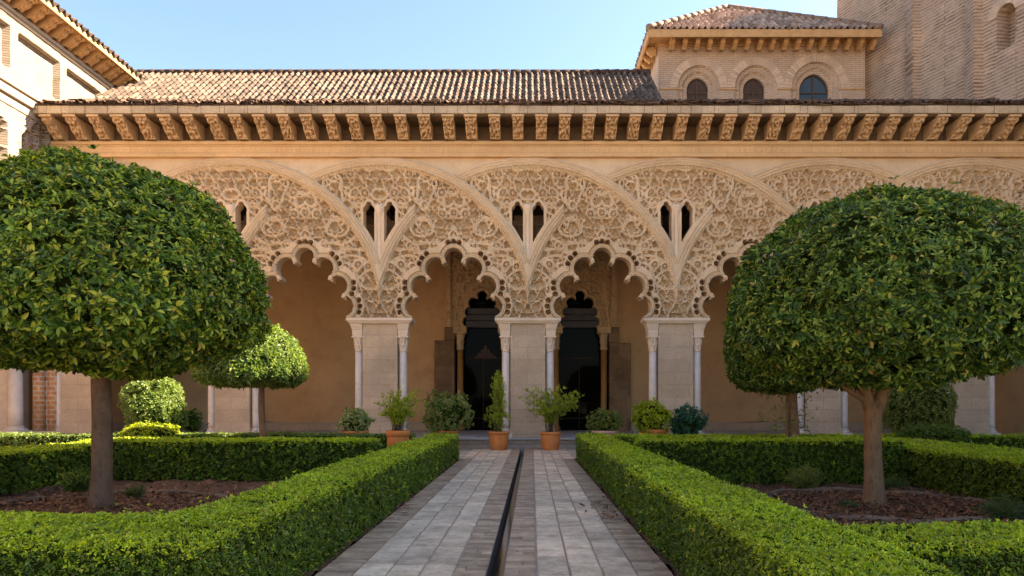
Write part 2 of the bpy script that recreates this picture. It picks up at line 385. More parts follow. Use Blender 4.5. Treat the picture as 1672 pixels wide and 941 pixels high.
b = MB(); b.hexa([(l0, YA, -.216), (r0, YA, -.216), (r1, YB, -.216), (l1, YB, -.216)], [(l0, YA, -.17), (r0, YA, -.17), (r1, YB, -.17), (l1, YB, -.17)])
tag(b.obj('water', M['water']), kind='structure')

# path: mortar bed and individual stones in one sheet each side
XL, XR, YP = -1.76, 1.21, 17.9
def brick_piece(B, x0, x1, y0, y1, z, mat, jit=.003):
    dz = RNG.normal(0, jit, 4); c = .006
    x0, x1 = x0 + RNG.uniform(0, .003), x1 - RNG.uniform(0, .003)
    bt = [(x0, y0, -.06), (x1, y0, -.06), (x1, y1, -.06), (x0, y1, -.06)]
    v = bt + [(x0, y0, z-c+dz[0]), (x1, y0, z-c+dz[1]), (x1, y1, z-c+dz[2]), (x0, y1, z-c+dz[3])] + \
        [(x0+c, y0+c, z+dz[0]), (x1-c, y0+c, z+dz[1]), (x1-c, y1-c, z+dz[2]), (x0+c, y1-c, z+dz[3])]
    B.add(v, [(0,1,5,4),(1,2,6,5),(2,3,7,6),(3,0,4,7),(4,5,9,8),(5,6,10,9),(6,7,11,10),(7,4,8,11),(8,9,10,11)], mat)
b = MB()
la, ra = chx(YA); lb, rb = chx(22.0)
b.hexa([(XL, YA, -.4), (la-.03, YA, -.4), (lb-.03, 22.0, -.4), (XL, 22.0, -.4)], [(XL, YA, -.014), (la-.03, YA, -.014), (lb-.03, 22.0, -.014), (XL, 22.0, -.014)], 2)
b.hexa([(ra+.03, YA, -.4), (XR, YA, -.4), (XR, 22.0, -.4), (rb+.03, 22.0, -.4)], [(ra+.03, YA, -.014), (XR, YA, -.014), (XR, 22.0, -.014), (rb+.03, 22.0, -.014)], 2)
def edging(x0f, x1f, ya, yb, step):
    y = ya
    while y < yb:
        s_ = step*RNG.uniform(.8, 1.25); y2 = min(y+s_, yb)
        ym = (y+y2)/2; x0, x1 = x0f(ym), x1f(ym)
        cut = x0 + (x1-x0)*RNG.uniform(.3, .7) if RNG.random() < .25 else None
        for (a, c_) in ([(x0, x1)] if cut is None else [(x0, cut-.004), (cut, x1)]):
            brick_piece(b, a, c_, y+.003, y2-.002, .0, 1, .0025)
        y = y2
edging(lambda y: XL, lambda y: XL+.30, YA, YP, .062)
edging(lambda y: XR-.29, lambda y: XR, YA, YP, .062)
edging(lambda y: chx(y)[0]-.27, lambda y: chx(y)[0]-.002, YA, 22.0, .085)
edging(lambda y: chx(y)[1]+.002, lambda y: chx(y)[1]+.27, YA, 22.0, .085)
for side in (0, 1):
    y = YA
    while y < 22.0:
        y2 = min(y+.385*RNG.uniform(.95, 1.05), 22.0); ym = (y+y2)/2
        if side == 0: a0, a1 = XL+.31, chx(ym)[0]-.28
        else: a0, a1 = chx(ym)[1]+.28, XR-.30
        wd = (a1-a0)/3
        for c_ in range(3):
            e = RNG.normal(0, .006, 2)
            brick_piece(b, a0+wd*c_+.007, a0+wd*(c_+1)-.007, y+.009+e[0], y2-.009+e[1], .002, 0, .004)
        y = y2
# terrace strips at the far end where the edging stops
for (x0, x1) in ((XL, XL+.30), (XR-.29, XR)):
    y = YP
    while y < 21.9:
        y2 = min(y+.42, 22.0); brick_piece(b, x0+.006, x1-.006, y+.008, y2-.008, .002, 0); y = y2
tag(b.obj('path', [M['path'], M['pathedge'], M['mortar']]), kind='structure')

b = MB()
b.box(-22, XL-.003, 17.9, 22.45, -.4, -.002); b.box(XR+.003, 22, 17.9, 22.45, -.4, -.002); b.box(XL, XR, 22.003, 22.45, -.4, -.002)
tag(b.obj('terrace_paving', M['paving']), kind='structure')
b = MB()
def soil_sheet(x0, x1, y0, y1, seed):
    nx, ny = int((x1-x0)/.12)+2, int((y1-y0)/.12)+2
    X, Y = np.meshgrid(np.linspace(x0, x1, nx), np.linspace(y0, y1, ny))
    Z = .0 + .024*wav(X, Y, seed, 5) + .020*wav(X, Y, seed+1, 15)
    b.grid(np.stack([X, Y, Z], -1))
    b.box(x0, x1, y0, y1, -.4, -.06)
soil_sheet(-16, XL-.004, 1.0, 17.89, 1); soil_sheet(XR+.004, 17, 1.0, 17.89, 2)
tag(b.obj('soil', M['soil']), kind='structure')
# mulch chips
def chips(n, cx, cy, r, B):
    a = RNG.uniform(0, 2*PI, n); q = r*np.sqrt(RNG.uniform(0, 1, n))
    P = np.stack([cx+q*np.cos(a), cy+q*np.sin(a)*.8, RNG.uniform(.02, .06, n)], 1)
    D = RNG.normal(size=(n, 3)); D[:, 2] *= .3; D /= np.linalg.norm(D, axis=1)[:, None]
    S = np.cross(D, RNG.normal(size=(n, 3))*.3+np.array([0, 0, 1.])); S /= np.linalg.norm(S, axis=1)[:, None]
    L_ = RNG.uniform(.03, .10, n)[:, None]; W_ = RNG.uniform(.012, .035, n)[:, None]
    v = np.stack([P-D*L_/2-S*W_/2, P+D*L_/2-S*W_/2, P+D*L_/2+S*W_/2, P-D*L_/2+S*W_/2], 1).reshape(-1, 3)
    B.add(v, np.arange(n*4).reshape(n, 4))
b = MB(); chips(5200, -5.6, 8.2, 3.2, b); chips(5200, 4.5, 8.6, 2.9, b); chips(2500, -5.4, 9.2, 3.9, b); chips(2500, 4.3, 9.0, 3.6, b)
tag(b.obj('mulch', M['mulch']), kind='stuff')

b = MB(); b.box(-22, 22, 22.45, 22.62, -.4, .12); b.box(-22, 22, 22.62, 22.8, -.4, .265)
tag(b.obj('step', M['step']), kind='structure')
b = MB(); b.box(-24, 24, 22.56, 22.803, .268, .305); b.box(-24, 24, 22.803, 34, -.4, .305)
tag(b.obj('gallery_floor', M['floor']), kind='structure')

# ================================================================== ARCADE BUILDING
YF = 22.9; K = F/YF; PIT = 242.3; PW = PIT/K
def fx(px): return (px-VX)/K
def fz(py): return EYE + (VY-py)/K
arc = thing('arcade_building', 'long courtyard gallery of carved interlaced lobed arches on stone piers', 'building', (0, YF, 0))

def tracery(U, V, seed, sp=20.0, x0=-125, x1=125, y0=250, y1=525, mirror=True):
    r = np.random.default_rng(seed)
    A = np.abs(U) if mirror else U
    Ux = A + 2.6*np.sin(V/14+1) + 1.1*np.sin(V/7.3+A/11); Vx = V + 2.6*np.sin(A/13+.6) + 1.1*np.sin(A/6.1+V/17)
    pts = []
    rows = int((y1-y0)/(sp*.88))+2
    for i in range(rows):
        n = int((x1-min(x0, 0 if mirror else x0))/sp)+2
        for j in range(-1, n):
            x = (0 if mirror else x0) + j*sp + (sp/2 if i % 2 else 0) + r.normal(0, sp*.07)*(j != 0 or i % 2); y = y0 + i*sp*.88 + r.normal(0, sp*.07)
            pts.append((x, y))
    pts = np.array(pts); N = len(pts)
    F1 = np.full(U.shape, 1e9); F2 = F1.copy(); F3 = F1.copy(); ID = np.zeros(U.shape, int)
    for i, (x, y) in enumerate(pts):
        d = np.hypot(Ux-x, Vx-y); c = d < F1; c2 = d < F2
        F3 = np.where(c2, F2, np.minimum(F3, d)); F2 = np.where(c, F1, np.minimum(F2, d)); ID = np.where(c, i, ID); F1 = np.where(c, d, F1)
    D = np.hypot(pts[:, None, 0]-pts[None, :, 0], pts[:, None, 1]-pts[None, :, 1]); np.fill_diagonal(D, 1e9)
    rad = np.clip(D.min(1)*.5, sp*.38, sp*.5)[ID]
    nf = r.choice([3, 4, 4, 5], N)[ID]; ph = r.choice([0, PI], N)[ID]; kind = r.random(N)[ID]
    ang = np.arctan2(Vx-pts[ID, 1], Ux-pts[ID, 0]) - PI/2
    lob = np.abs(np.cos(nf*ang/2-ph/2))
    rr = F1/(rad*(.56+.36*lob**.7))
    rec = sm(1.04, .92, rr); d = (F2-F1)/2
    fillet = np.exp(-((rr-1.17)/.08)**2)
    tri = sm(4.6, 2.4, F3-F1)*sm(.75, .95, F1/rad)
    groove = np.exp(-(d/.6)**2)
    grain = wav(A, V, seed+9, 1.1, 9)*.10
    boss = .45*np.exp(-(F1/(rad*.20))**2)
    q_ = F1/rad
    roset = np.where(q_ < 1.0, .20*np.exp(-((q_-.78)/.10)**2) + .30*np.exp(-(q_/.2)**2) - .85*np.exp(-((q_-.48)/.13)**2)*(.6+.4*np.cos(6*ang)), 0)
    curl = kind < .22
    h = np.where(curl, roset, -rec + rec*(grain+boss)) + np.where(curl, 0, .13*fillet*(1-rec)) - .6*tri*(1-rec) - .16*groove*(1-rec)*(1-tri)
    g = wav(A/30, V/30, seed+5, 2.3, 6); gy, gx = np.gradient(g); gm = np.hypot(gx, gy)/abs(V[1, 0]-V[0, 0])+.004
    for lv in (-.7, .75):
        dl = np.abs(g-lv)/gm
        st_ = sm(2.7, 1.8, dl); h = np.where(st_ > 0, np.maximum(h, h*(1-st_)+st_*(.07-.16*np.exp(-(dl/.7)**2))), h)
    return h

LOBES = [((0, 420.5), 15.2)]
for s_ in (-1, 1):
    LOBES += [((s_*29, 438.5), 17.6), ((s_*52.5, 467.5), 16.8), ((s_*62, 500.5), 17.2)]
CUSPS = [(s_*x, y) for s_ in (-1, 1) for (x, y) in ((16.5, 426), (42, 454), (64, 483))]
def poly_sd(U, V, poly):
    n = len(poly); d = np.full(U.shape, 1e9); ins = np.zeros(U.shape, bool)
    for i in range(n):
        (ax, ay), (bx, by) = poly[i], poly[(i+1) % n]
        ex, ey = bx-ax, by-ay; t = np.clip(((U-ax)*ex+(V-ay)*ey)/(ex*ex+ey*ey), 0, 1)
        d = np.minimum(d, np.hypot(U-ax-t*ex, V-ay-t*ey))
        c = ((ay > V) != (by > V)) & (U < (bx-ax)*(V-ay)/(by-ay+1e-12)+ax); ins ^= c
    return np.where(ins, -d, d)
R0 = 252.0
def bay_fields(U, V):
    poly = [(16.5, 426), (42, 454), (64, 483), (68, 522), (-68, 522), (-64, 483), (-42, 454), (-16.5, 426)]
    op = poly_sd(U, V, poly)
    for (c, r) in LOBES: op = np.minimum(op, np.hypot(U-c[0], V-c[1])-r)
    for (x, y) in CUSPS:
        op = np.maximum(op, -(np.hypot(U-x, V-y)-3.4)); sg = 1 if x > 0 else -1
        for (ox, oy, r_) in ((3.6, -3.4, 2.4), (1.2, 4.2, 2.4), (-2.6, 2.4, 1.8)): op = np.maximum(op, -(np.hypot(U-x-sg*ox, V-y-oy)-r_))
    hole = np.full(U.shape, 1e9)
    for k, (c, r) in enumerate(LOBES):
        ca = (0, 460) ; a0 = math.atan2(c[1]-ca[1]-(0 if k else 0), c[0]-ca[0]) if k else -PI/2
        if abs(c[0]) > 60: a0 = 0 if c[0] > 0 else PI
        for da in (-.36, 0, .36):
            hx, hy = c[0]+(r+10.4)*math.cos(a0+da), c[1]+(r+10.4)*math.sin(a0+da)
            hole = np.minimum(hole, np.hypot(U-hx, V-hy)-4.4)
    us = PIT/2 - np.abs(U)
    win = np.minimum(np.maximum(np.abs(us-17)-9, 343-V), np.minimum(np.hypot(us-17, V-344)-9.6, np.hypot(us-17, V-334.5)-4.6))
    bd = np.hypot(-np.abs(U)-PIT/2, V-518)
    win = np.maximum(win, 263.5-bd)
    win = np.where(us < 40, win, 1e3)
    return op, hole, win
def bay_height(U, V, op, hole, win, seed):
    h = .23*tracery(U, V, seed, 19.0)
    c = -np.ones_like(U)
    q = np.full(U.shape, 1e9)
    for (cc, r) in LOBES: q = np.minimum(q, np.abs(np.hypot(U-cc[0], V-cc[1])-r) + np.where(np.hypot(U-cc[0], V-cc[1]) < r, 99, 0))
    m = sm(18.6, 16.4, q)
    rim = np.where(q < 6.2, .085 + .028*np.cos(q*2.1) + .014*np.sin((U+V)*1.5)*np.sin((U-V)*1.5)*(q > 2.2), np.where(q < 7.6, -.06, .03+.045*np.exp(-((hole-1.8)/1.3)**2)))
    h = h*(1-m) + rim*m
    ck = np.full(U.shape, 1e9)
    for (x, y) in CUSPS: ck = np.minimum(ck, np.hypot(U-x, V-y))
    h = np.where(ck < 5, np.maximum(h, .10*np.sqrt(np.clip(1-(ck/5)**2, 0, 1))), h)
    # window surround
    wm = sm(5.5, 4.5, win); h = h*(1-wm) + .05*wm
    # plain spandrel outside every circle
    dL = np.hypot(U+PIT/2, V-518); dR = np.hypot(U-PIT/2, V-518)
    plain = (dL > R0) & (dR > R0)
    h = np.where(plain, -.03, h)
    # interlaced bands
    def band(h, d, mask, top):
        qq = np.abs(d-R0); mm = (qq < 9.2) & mask
        prof = top*(1-(qq/9.2)**6) + .030*np.cos(qq*PI/2.3) + np.where((d-R0 < -4.5) & (d-R0 > -8), .026*np.sin(U*1.5+V*.6), 0)
        return np.where(mm, np.maximum(prof, .02), h)
    h = band(h, dR, ((U-PIT/2) < -184) | ((U > 4)), .105)
    h = band(h, dL, np.ones(U.shape, bool), .13)
    us = PIT/2-np.abs(U)
    stem = (us < 5.5*(1-(V-440)/30)) & (V > 432) & (V < 468)
    h = np.where(stem, .14-.02*us/5, h)
    return h

def sdf_panel(B, U, V, toP, hole_sd, step, h, mat=0, depth=.45, back=True, facemat=None):
    """height-field slab: U,V in local units, toP(U,V,h)->xyz (h outwards); hole_sd<0 is open."""
    gv, gu = np.gradient(hole_sd, step)
    g = np.hypot(gu, gv)+1e-6
    near = np.abs(hole_sd) < .8*step
    U2 = np.where(near, U-hole_sd*gu/g, U); V2 = np.where(near, V-hole_sd*gv/g, V)
    ok = hole_sd > -.8*step
    keep = ok[:-1, :-1] & ok[1:, :-1] & ok[:-1, 1:] & ok[1:, 1:]
    cen = (hole_sd[:-1, :-1]+hole_sd[1:, :-1]+hole_sd[:-1, 1:]+hole_sd[1:, 1:])/4
    keep &= cen > .05*step
    P = toP(U2, V2, h); Bk = toP(U2, V2, np.full_like(h, -depth))
    base = B.n
    q = B.grid(P, keep, mat, True)
    n = P.shape[0]*P.shape[1]
    if back:
        b2 = B.n; B.grid(Bk, keep, mat, False, flip=True)
        e = np.concatenate([q[:, [0, 1]], q[:, [1, 2]], q[:, [2, 3]], q[:, [3, 0]]])
        key = np.sort(e, 1); ids = key[:, 0]*np.int64(n)+key[:, 1]
        _, inv, cnt = np.unique(ids, return_inverse=True, return_counts=True)
        be = e[cnt[inv] == 1]
        # fresh verts for the side walls so that they shade hard
        uq, iv = np.unique(be.ravel(), return_inverse=True); iv = iv.reshape(-1, 2); m = len(uq)
        Pf, Bf = P.reshape(-1, 3)[uq], Bk.reshape(-1, 3)[uq]
        B.add(np.concatenate([Pf, Bf]), np.stack([iv[:, 1], iv[:, 0], iv[:, 0]+m, iv[:, 1]+m], 1), mat, False)

st = .84
nu = int(round(PIT/st))+1
uu = np.linspace(-PIT/2, PIT/2, nu); vv = np.arange(256.0, 519.6, st)
U, V = np.meshgrid(uu, vv)
op, hole, win = bay_fields(U, V)
hsd = np.minimum(np.minimum(op, hole), win)
hb = bay_height(U, V, op, hole, win, 21)
B_ = MB()
sdf_panel(B_, U, V, lambda a, c, h: np.stack([a/K, YF - h, fz(c)], -1), hsd, st, hb, depth=.40)
panel = None
for i in range(-3, 5):
    cxw = fx(862+(i+.5)*PIT)
    if panel is None:
        panel = B_.obj('arch_panel', M['carved'], arc); panel.location = (cxw, 0, 0)
    else:
        c = panel.copy(); COL.objects.link(c); c.parent = arc; c.location = (cxw, 0, 0)
# colonnettes between the twin windows
B_ = MB(); rr = 5.2/K
zc0, zc1 = fz(432), fz(352)
B_.lathe(0, YF+.03, [(rr*1.2, zc0), (rr*1.2, zc0+.06), (rr*.85, zc0+.1), (rr*.8, zc1-.03), (rr*.95, zc1), (rr*1.1, zc1+.03), (rr*1.5, zc1+.18), (rr*1.6, zc1+.25), (rr*1.7, zc1+.34)], 14)
cn = B_.obj('colonnette', M['impost'], arc); 
for i in range(-3, 5):
    o = cn if i == -3 else cn.copy()
    if i != -3: COL.objects.link(o); o.parent = arc
    o.location = (fx(862+i*PIT), 0, 0)

# piers, imposts, columns
FZ = .305
B_ = MB(); B_.box(-28.5/K, 28.5/K, YF+.06, YF+.72, FZ+.002, fz(528)); B_.box(-29.7/K, 29.7/K, YF+.035, YF+.74, FZ+.002, FZ+.34)
pier = B_.obj('pier', M['pier'], arc); bevel(pier, .012)
B_ = MB()
z0, z1, z2, z3 = fz(519.4), fz(524.5), fz(528.5), fz(549)
B_.box(-54/K, 54/K, YF-.10, YF+.62, z1, z0)
B_.hexa([(-49/K, YF-.03, z2), (49/K, YF-.03, z2), (49/K, YF+.6, z2), (-49/K, YF+.6, z2)], [(-53/K, YF-.08, z1-.002), (53/K, YF-.08, z1-.002), (53/K, YF+.61, z1-.002), (-53/K, YF+.61, z1-.002)])
for s_ in (-1, 1):
    xs = sorted((s_*29.5/K, s_*45/K)); xt = sorted((s_*28.7/K, s_*49/K)); m_ = sorted((s_*28.9/K, s_*46/K))
    zm = z3+(z2-z3)*.5
    B_.hexa([(xs[0], YF+.06, z3), (xs[1], YF+.06, z3), (xs[1], YF+.5, z3), (xs[0], YF+.5, z3)], [(m_[0], YF+.05, zm), (m_[1], YF+.05, zm), (m_[1], YF+.5, zm), (m_[0], YF+.5, zm)])
    B_.hexa([(m_[0], YF+.05, zm+.001), (m_[1], YF+.05, zm+.001), (m_[1], YF+.5, zm+.001), (m_[0], YF+.5, zm+.001)], [(xt[0], YF-.02, z2-.002), (xt[1], YF-.02, z2-.002), (xt[1], YF+.55, z2-.002), (xt[0], YF+.55, z2-.002)])
impost = B_.obj('impost', M['impost'], arc); bevel(impost, .012)
rc = 6.6/K; yc = YF+.25
zb = FZ
def shaft(mat, zt):
    B = MB(); B.lathe(0, yc, [(rc*1.0, zb+.30), (rc*1.03, zb+.5), (rc*1.0, zb+1.6), (rc*.92, zt)], 22)
    return B.obj('column', mat, arc)
def capital(zt0, zt1, par, mat):
    B = MB(); H = zt1-zt0; n = 48
    prof = []
    for t in np.linspace(0, 1, 26):
        r = rc*(.95+.12*math.exp(-((t-.05)/.03)**2)+.12*math.exp(-((t-.45)/.06)**2)+.42*t**1.6)
        prof.append((r, zt0+t*H))
    def fn(th, r, z):
        t = (z-zt0)/H
        if t < .12 or t > .93: return 0
        ph = 8*th if t < .48 else 8*th+PI
        return .018*math.cos(ph)*math.sin(PI*((t-.12)/.36 % 1)) - (.035*max(0, math.cos(8*th))**3 if .55 < t < .8 else 0)
    B.lathe(0, yc, prof, n, fn=fn)
    B.box(-rc*1.55, rc*1.55, yc-rc*1.55, yc+rc*1.55, zt1-.012, zt1+.035)
    return B.obj('capital', mat, par)
def colbase(par, mat):
    B = MB(); r = rc
    B.box(-r*1.6, r*1.6, yc-r*1.6, yc+r*1.6, zb+.002, zb+.16)
    B.lathe(0, yc, [(r*1.45, zb+.16), (r*1.55, zb+.185), (r*1.45, zb+.215), (r*1.15, zb+.235), (r*1.12, zb+.255), (r*1.25, zb+.275), (r*1.2, zb+.295), (r*1.02, zb+.31)], 22)
    return B.obj('base', mat, par)
col = shaft(M['marble'], fz(574)); capital(fz(574), fz(550.5), col, M['impost']); colbase(col, M['marble'])
first = True
for i in range(-3, 5):
    xc = fx(862+i*PIT) if i > -3 else fx(126)
    for src in (pier, impost):
        o = src if first else src.copy()
        if not first: COL.objects.link(o); o.parent = arc
        o.location = (xc, 0, 0)
    for s_ in (-1, 1):
        x = xc + s_*36.3/K
        if first and s_ == -1: col.location = (x, 0, 0)
        else: copy_part(col, arc, x-col.location[0], 0, 0)
    first = False

XLE, XRE = fx(84), fx(2075)
# wall strips closing the left end, frieze and cornice
B_ = MB()
B_.box(XLE, fx(862-3*PIT)-.002, YF+.0, YF+.4, fz(519), fz(257))
B_.box(fx(862+5*PIT)+.002, XRE, YF+.0, YF+.4, fz(519), fz(257))
B_.obj('end_wall', M['frieze'], arc)
B_ = MB()
YFz = [(fz(258.5), fz(254.5), .15), (fz(254.5), fz(252.5), .11), (fz(252.5), fz(240), .06), (fz(240), fz(238), .10), (fz(238), fz(232.5), .14)]
for z0, z1, p in YFz: B_.box(XLE, XRE, YF-p, YF+.4, z0, z1)
bevel(B_.obj('frieze', M['frieze'], arc), .012)
# low relief scrolls on the frieze
B_ = MB()
w_ = np.arange(XLE+.05, XRE-.05, .035); z_ = np.linspace(fz(251.8), fz(240.6), 9)
X2, Z2 = np.meshgrid(w_, z_)
t_ = (Z2-z_[0])/(z_[-1]-z_[0])
hh = .010+.012*np.cos(3*(np.abs(((X2/.9) % 1)-.5)*4 + np.hypot(((X2/.9) % 1)-.5, (t_-.5)*.6)*9)) * np.sin(PI*t_)
B_.grid(np.stack([X2, YF-.062-hh, Z2], -1))
B_.obj('frieze_scroll', M['frieze'], arc)
YE = 21.95; ZE0 = wz(185, YE); ZE1 = wz(172.5, YE)
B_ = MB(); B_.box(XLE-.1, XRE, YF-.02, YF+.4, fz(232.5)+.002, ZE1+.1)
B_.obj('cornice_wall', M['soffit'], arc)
B_ = MB()
x = XLE-.15
while x < XRE:
    x2 = x+random.uniform(.5, .95); d = random.uniform(-.006, .006)
    B_.box(x+.004, x2, YE+d, YF+.3, ZE0+random.uniform(0, .008), ZE1+random.uniform(-.006, .006)); x = x2
bevel(B_.obj('eave_slab', M['eave'], arc), .012)
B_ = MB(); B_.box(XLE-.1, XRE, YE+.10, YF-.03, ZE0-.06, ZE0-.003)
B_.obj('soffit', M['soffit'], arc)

def corbel_mesh(wd, proj, H, B, seed=3, carve=.03, n_s=44, n_x=18):
    """scroll corbel: back at y=0, sticking out to -proj; top at z=H, bottom z=0"""
    ctrl = np.array([(.98, 1.0), (.99, .86), (.97, .74), (.90, .68), (.80, .66), (.72, .60), (.70, .50), (.66, .40), (.58, .30), (.46, .22), (.38, .15), (.34, .06), (.30, .0)])
    tt = np.linspace(0, len(ctrl)-1, n_s); k = np.arange(len(ctrl))
    py, pz = np.interp(tt, k, ctrl[:, 0])*proj, np.interp(tt, k, ctrl[:, 1])*H
    for _ in range(2):
        py[1:-1] = (py[:-2]+2*py[1:-1]+py[2:])/4; pz[1:-1] = (pz[:-2]+2*pz[1:-1]+pz[2:])/4
    ny, nz = np.gradient(pz), -np.gradient(py); l = np.hypot(ny, nz); ny, nz = -ny/l, -nz/l
    xs = np.linspace(-wd/2, wd/2, n_x)
    S, X = np.meshgrid(np.arange(n_s), xs, indexing='ij')
    s_ = S/(n_s-1)
    ins = sm(wd/2, wd/2-.05, np.abs(X)) * sm(0, .05, s_)*sm(1, .95, s_)
    r = np.random.default_rng(seed)
    car = np.sin(s_*26+np.abs(X)/wd*9+seed)*np.cos(np.abs(X)/wd*11-s_*7) + 1.0*wav(X*46, s_*26, seed, .9, 7)
    dig = -carve*sm(.1, .6, car)*ins + carve*.5*sm(.2, .9, -car)*ins
    Yv = -(py[S]+dig*(-ny[S]*-1)); Zv = pz[S]+dig*nz[S]
    B.grid(np.stack([X, Yv, Zv], -1), smooth=True)
    for sx in (-1, 1):
        v = [(sx*wd/2, -a, c) for a, c in zip(py, pz)] + [(sx*wd/2, 0, c) for c in pz]
        f = [(i, i+1, n_s+i+1, n_s+i) for i in range(n_s-1)]
        if sx < 0: f = [q[::-1] for q in f]
        B.add(v, f)
HC = ZE0-.06-(fz(233)); PC = YF-.14-YE+.0
srcs = []
for sd in range(4):
    B_ = MB(); corbel_mesh(.345, PC+.02, HC, B_, sd+1, .085, 60, 26)
    B_.V = [v + np.array([0, YF-.02, fz(233)]) for v in B_.V]
    B_.box(-.20, .20, YE+.02, YE+.22, ZE0-.09, ZE0-.02)
    srcs.append(B_.obj('corbel', M['corbel'], arc))
kx = F/22.45
for i in range(53):
    x = (100-18.7+38.25*i-VX)/50.2
    if x > XRE-.3: break
    if i < 4: o = srcs[i]
    else:
        o = srcs[(i*7+i//3) % 4].copy(); COL.objects.link(o); o.parent = arc
    o.location = (x+random.gauss(0, .012), 0, 0); o.rotation_euler = (0, 0, 0); o.scale = (random.uniform(.94, 1.05), 1, 1)

# ragged lean-to roof above the cornice
def tile_sheet(B, O, Ud, Vd, ulen, vlen, p=.25, course=.36, clip=None, amp=.075, seed=1, mat=0, lip=True, rough=.3):
    Ud, Vd = np.array(Ud, float), np.array(Vd, float); Ud /= np.linalg.norm(Ud); Vd /= np.linalg.norm(Vd)
    Nn = np.cross(Ud, Vd)
    if Nn[2] < 0: Nn = -Nn
    r = np.random.default_rng(seed)
    nt = int(ulen/p)+1; nc = int(vlen/course)+1
    tu = np.array([0, .08, .17, .275, .38, .47, .55, .66, .775, .89])
    us = (np.arange(nt)[:, None]+tu[None]).ravel()*p; us = us[us <= ulen+1e-6]
    vs = (np.arange(nc)[:, None]+np.array([0, .5, .985])[None]).ravel()*course; vs = vs[vs <= vlen+1e-6]
    U, V = np.meshgrid(us, vs)
    ti, ci = np.floor(U/p+1e-6).astype(int), np.floor(V/course+1e-6).astype(int)
    t = U/p-ti
    half = (t > .55).astype(int)
    jit = r.normal(0, rough*.03, (nt+2, nc+2, 2))[ti, ci, half]; shade = r.random((nt+2, nc+2, 2))[ti, ci, half]
    h = np.where(t <= .55, amp*np.sin(PI*t/.55), -.45*amp*np.sin(PI*(t-.55)/.45))
    vf = V/course-ci
    h = h + .028*(1-vf) + jit
    slip = r.normal(0, rough*.05, (nt+2, nc+2, 2))[ti, ci, half]
    P = np.array(O) + U[..., None]*Ud + (V+slip)[..., None]*Vd + h[..., None]*Nn
    keep = None
    if clip is not None:
        cu, cv = (U[:-1, :-1]+U[1:, 1:])/2, (V[:-1, :-1]+V[1:, 1:])/2
        keep = poly_sd(cu, cv, clip) < 0
    B.grid(P, keep, mat, False, .02+.98*shade)
    if lip:
        row = P[0]; low = row - Nn*.035; n = len(row)
        ok = np.ones(n-1, bool) if keep is None else keep[0]
        f = np.stack([np.arange(n-1), np.arange(1, n), n+np.arange(1, n), n+np.arange(n-1)], 1)[ok]
        if len(f): B.add(np.concatenate([low, row]), f, mat, False, np.concatenate([shade[0], shade[0]])*.5+.02)
B_ = MB()
tile_sheet(B_, (XLE+.25, YE-.06, ZE1+.06), (1, 0, 0), (0, 1, .455), XRE-XLE-.5, 3.4, p=.21, course=.30, amp=.05, seed=4, rough=.7)
B_.box(XLE+.1, XRE, YE+.03, YF+.3, ZE1+.004, ZE1+.09)
# broken tile ends along the eave
for i in range(420):
    x = RNG.uniform(XLE+.2, XRE-.3); ln = RNG.uniform(.15, .5); y = YE+RNG.uniform(-.09, .12); z = ZE1+RNG.uniform(.0, .15); a = RNG.normal(0, .06); th = RNG.uniform(.02, .05); dy = RNG.uniform(.10, .3)
    dz = ln*a; rv = RNG.uniform(.05, 1)
    v = [(x, y, z), (x+ln, y+RNG.normal(0, .03), z+dz), (x+ln, y+dy, z+dz+dy*.4), (x, y+dy, z+dy*.4)]
    v += [(p_[0], p_[1], p_[2]+th) for p_ in v]
    B_.add(v, [(0,3,2,1),(4,5,6,7),(0,1,5,4),(1,2,6,5),(2,3,7,6),(3,0,4,7)], 0, False, rv)
B_.obj('lean_to_roof', M['oldtile'], arc)

# gallery interior
YW = 29.5; KW = F/YW
def bx(px): return (px-VX)/KW
def bz(py): return EYE+(VY-py)/KW
ZCEIL = 8.35
B_ = MB()
B_.box(-21, bx(730), YW, YW+.4, FZ, ZCEIL); B_.box(bx(1006), 24, YW, YW+.4, FZ, ZCEIL); B_.box(bx(730), bx(1006), YW, YW+.4, bz(412), ZCEIL)
B_.box(17.75, 18.1, YF+.75, YW, FZ+.002, ZCEIL-.01)
B_.obj('back_wall', M['plaster'], arc)
B_ = MB(); B_.box(-21, bx(708), YW-.06, YW-.001, FZ, FZ+.36); B_.box(bx(1030), 24, YW-.06, YW-.001, FZ, FZ+.36)
bevel(B_.obj('skirting', M['skirt'], arc), .015)
B_ = MB(); B_.box(-21, 24, YF+.45, YW+.3, ZCEIL, ZCEIL+.15)
x = -20.5
while x < 23: B_.box(x, x+.16, YF+.45, YW-.01, ZCEIL-.2, ZCEIL-.001); x += .62
B_.obj('ceiling_beams', M['wood'], arc)
B_ = MB(); B_.box(-20, 22, YF+1.4, YF+1.5, ZCEIL+.15, 11)
B_.obj('attic_wall', M['wood'], arc)
cp = []
for i in range(25):
    t = i/24; cp.append((bx(690)+(bx(430)-bx(690))*t, YW-.02, bz(690)-.02*math.sin(t*PI*2)-.10*math.sin(t*PI)+.45*max(0, t-.9)))
B_ = MB(); B_.tube(cp, .014, 6); B_.obj('wall_cable', M['wood'], arc)
cp = [(bx(1050)+(bx(1255)-bx(1050))*i/20, YW-.02, bz(688)-.08*math.sin(i/20*PI)) for i in range(21)]
B_ = MB(); B_.tube(cp, .014, 6); B_.obj('wall_cable', M['wood'], arc)

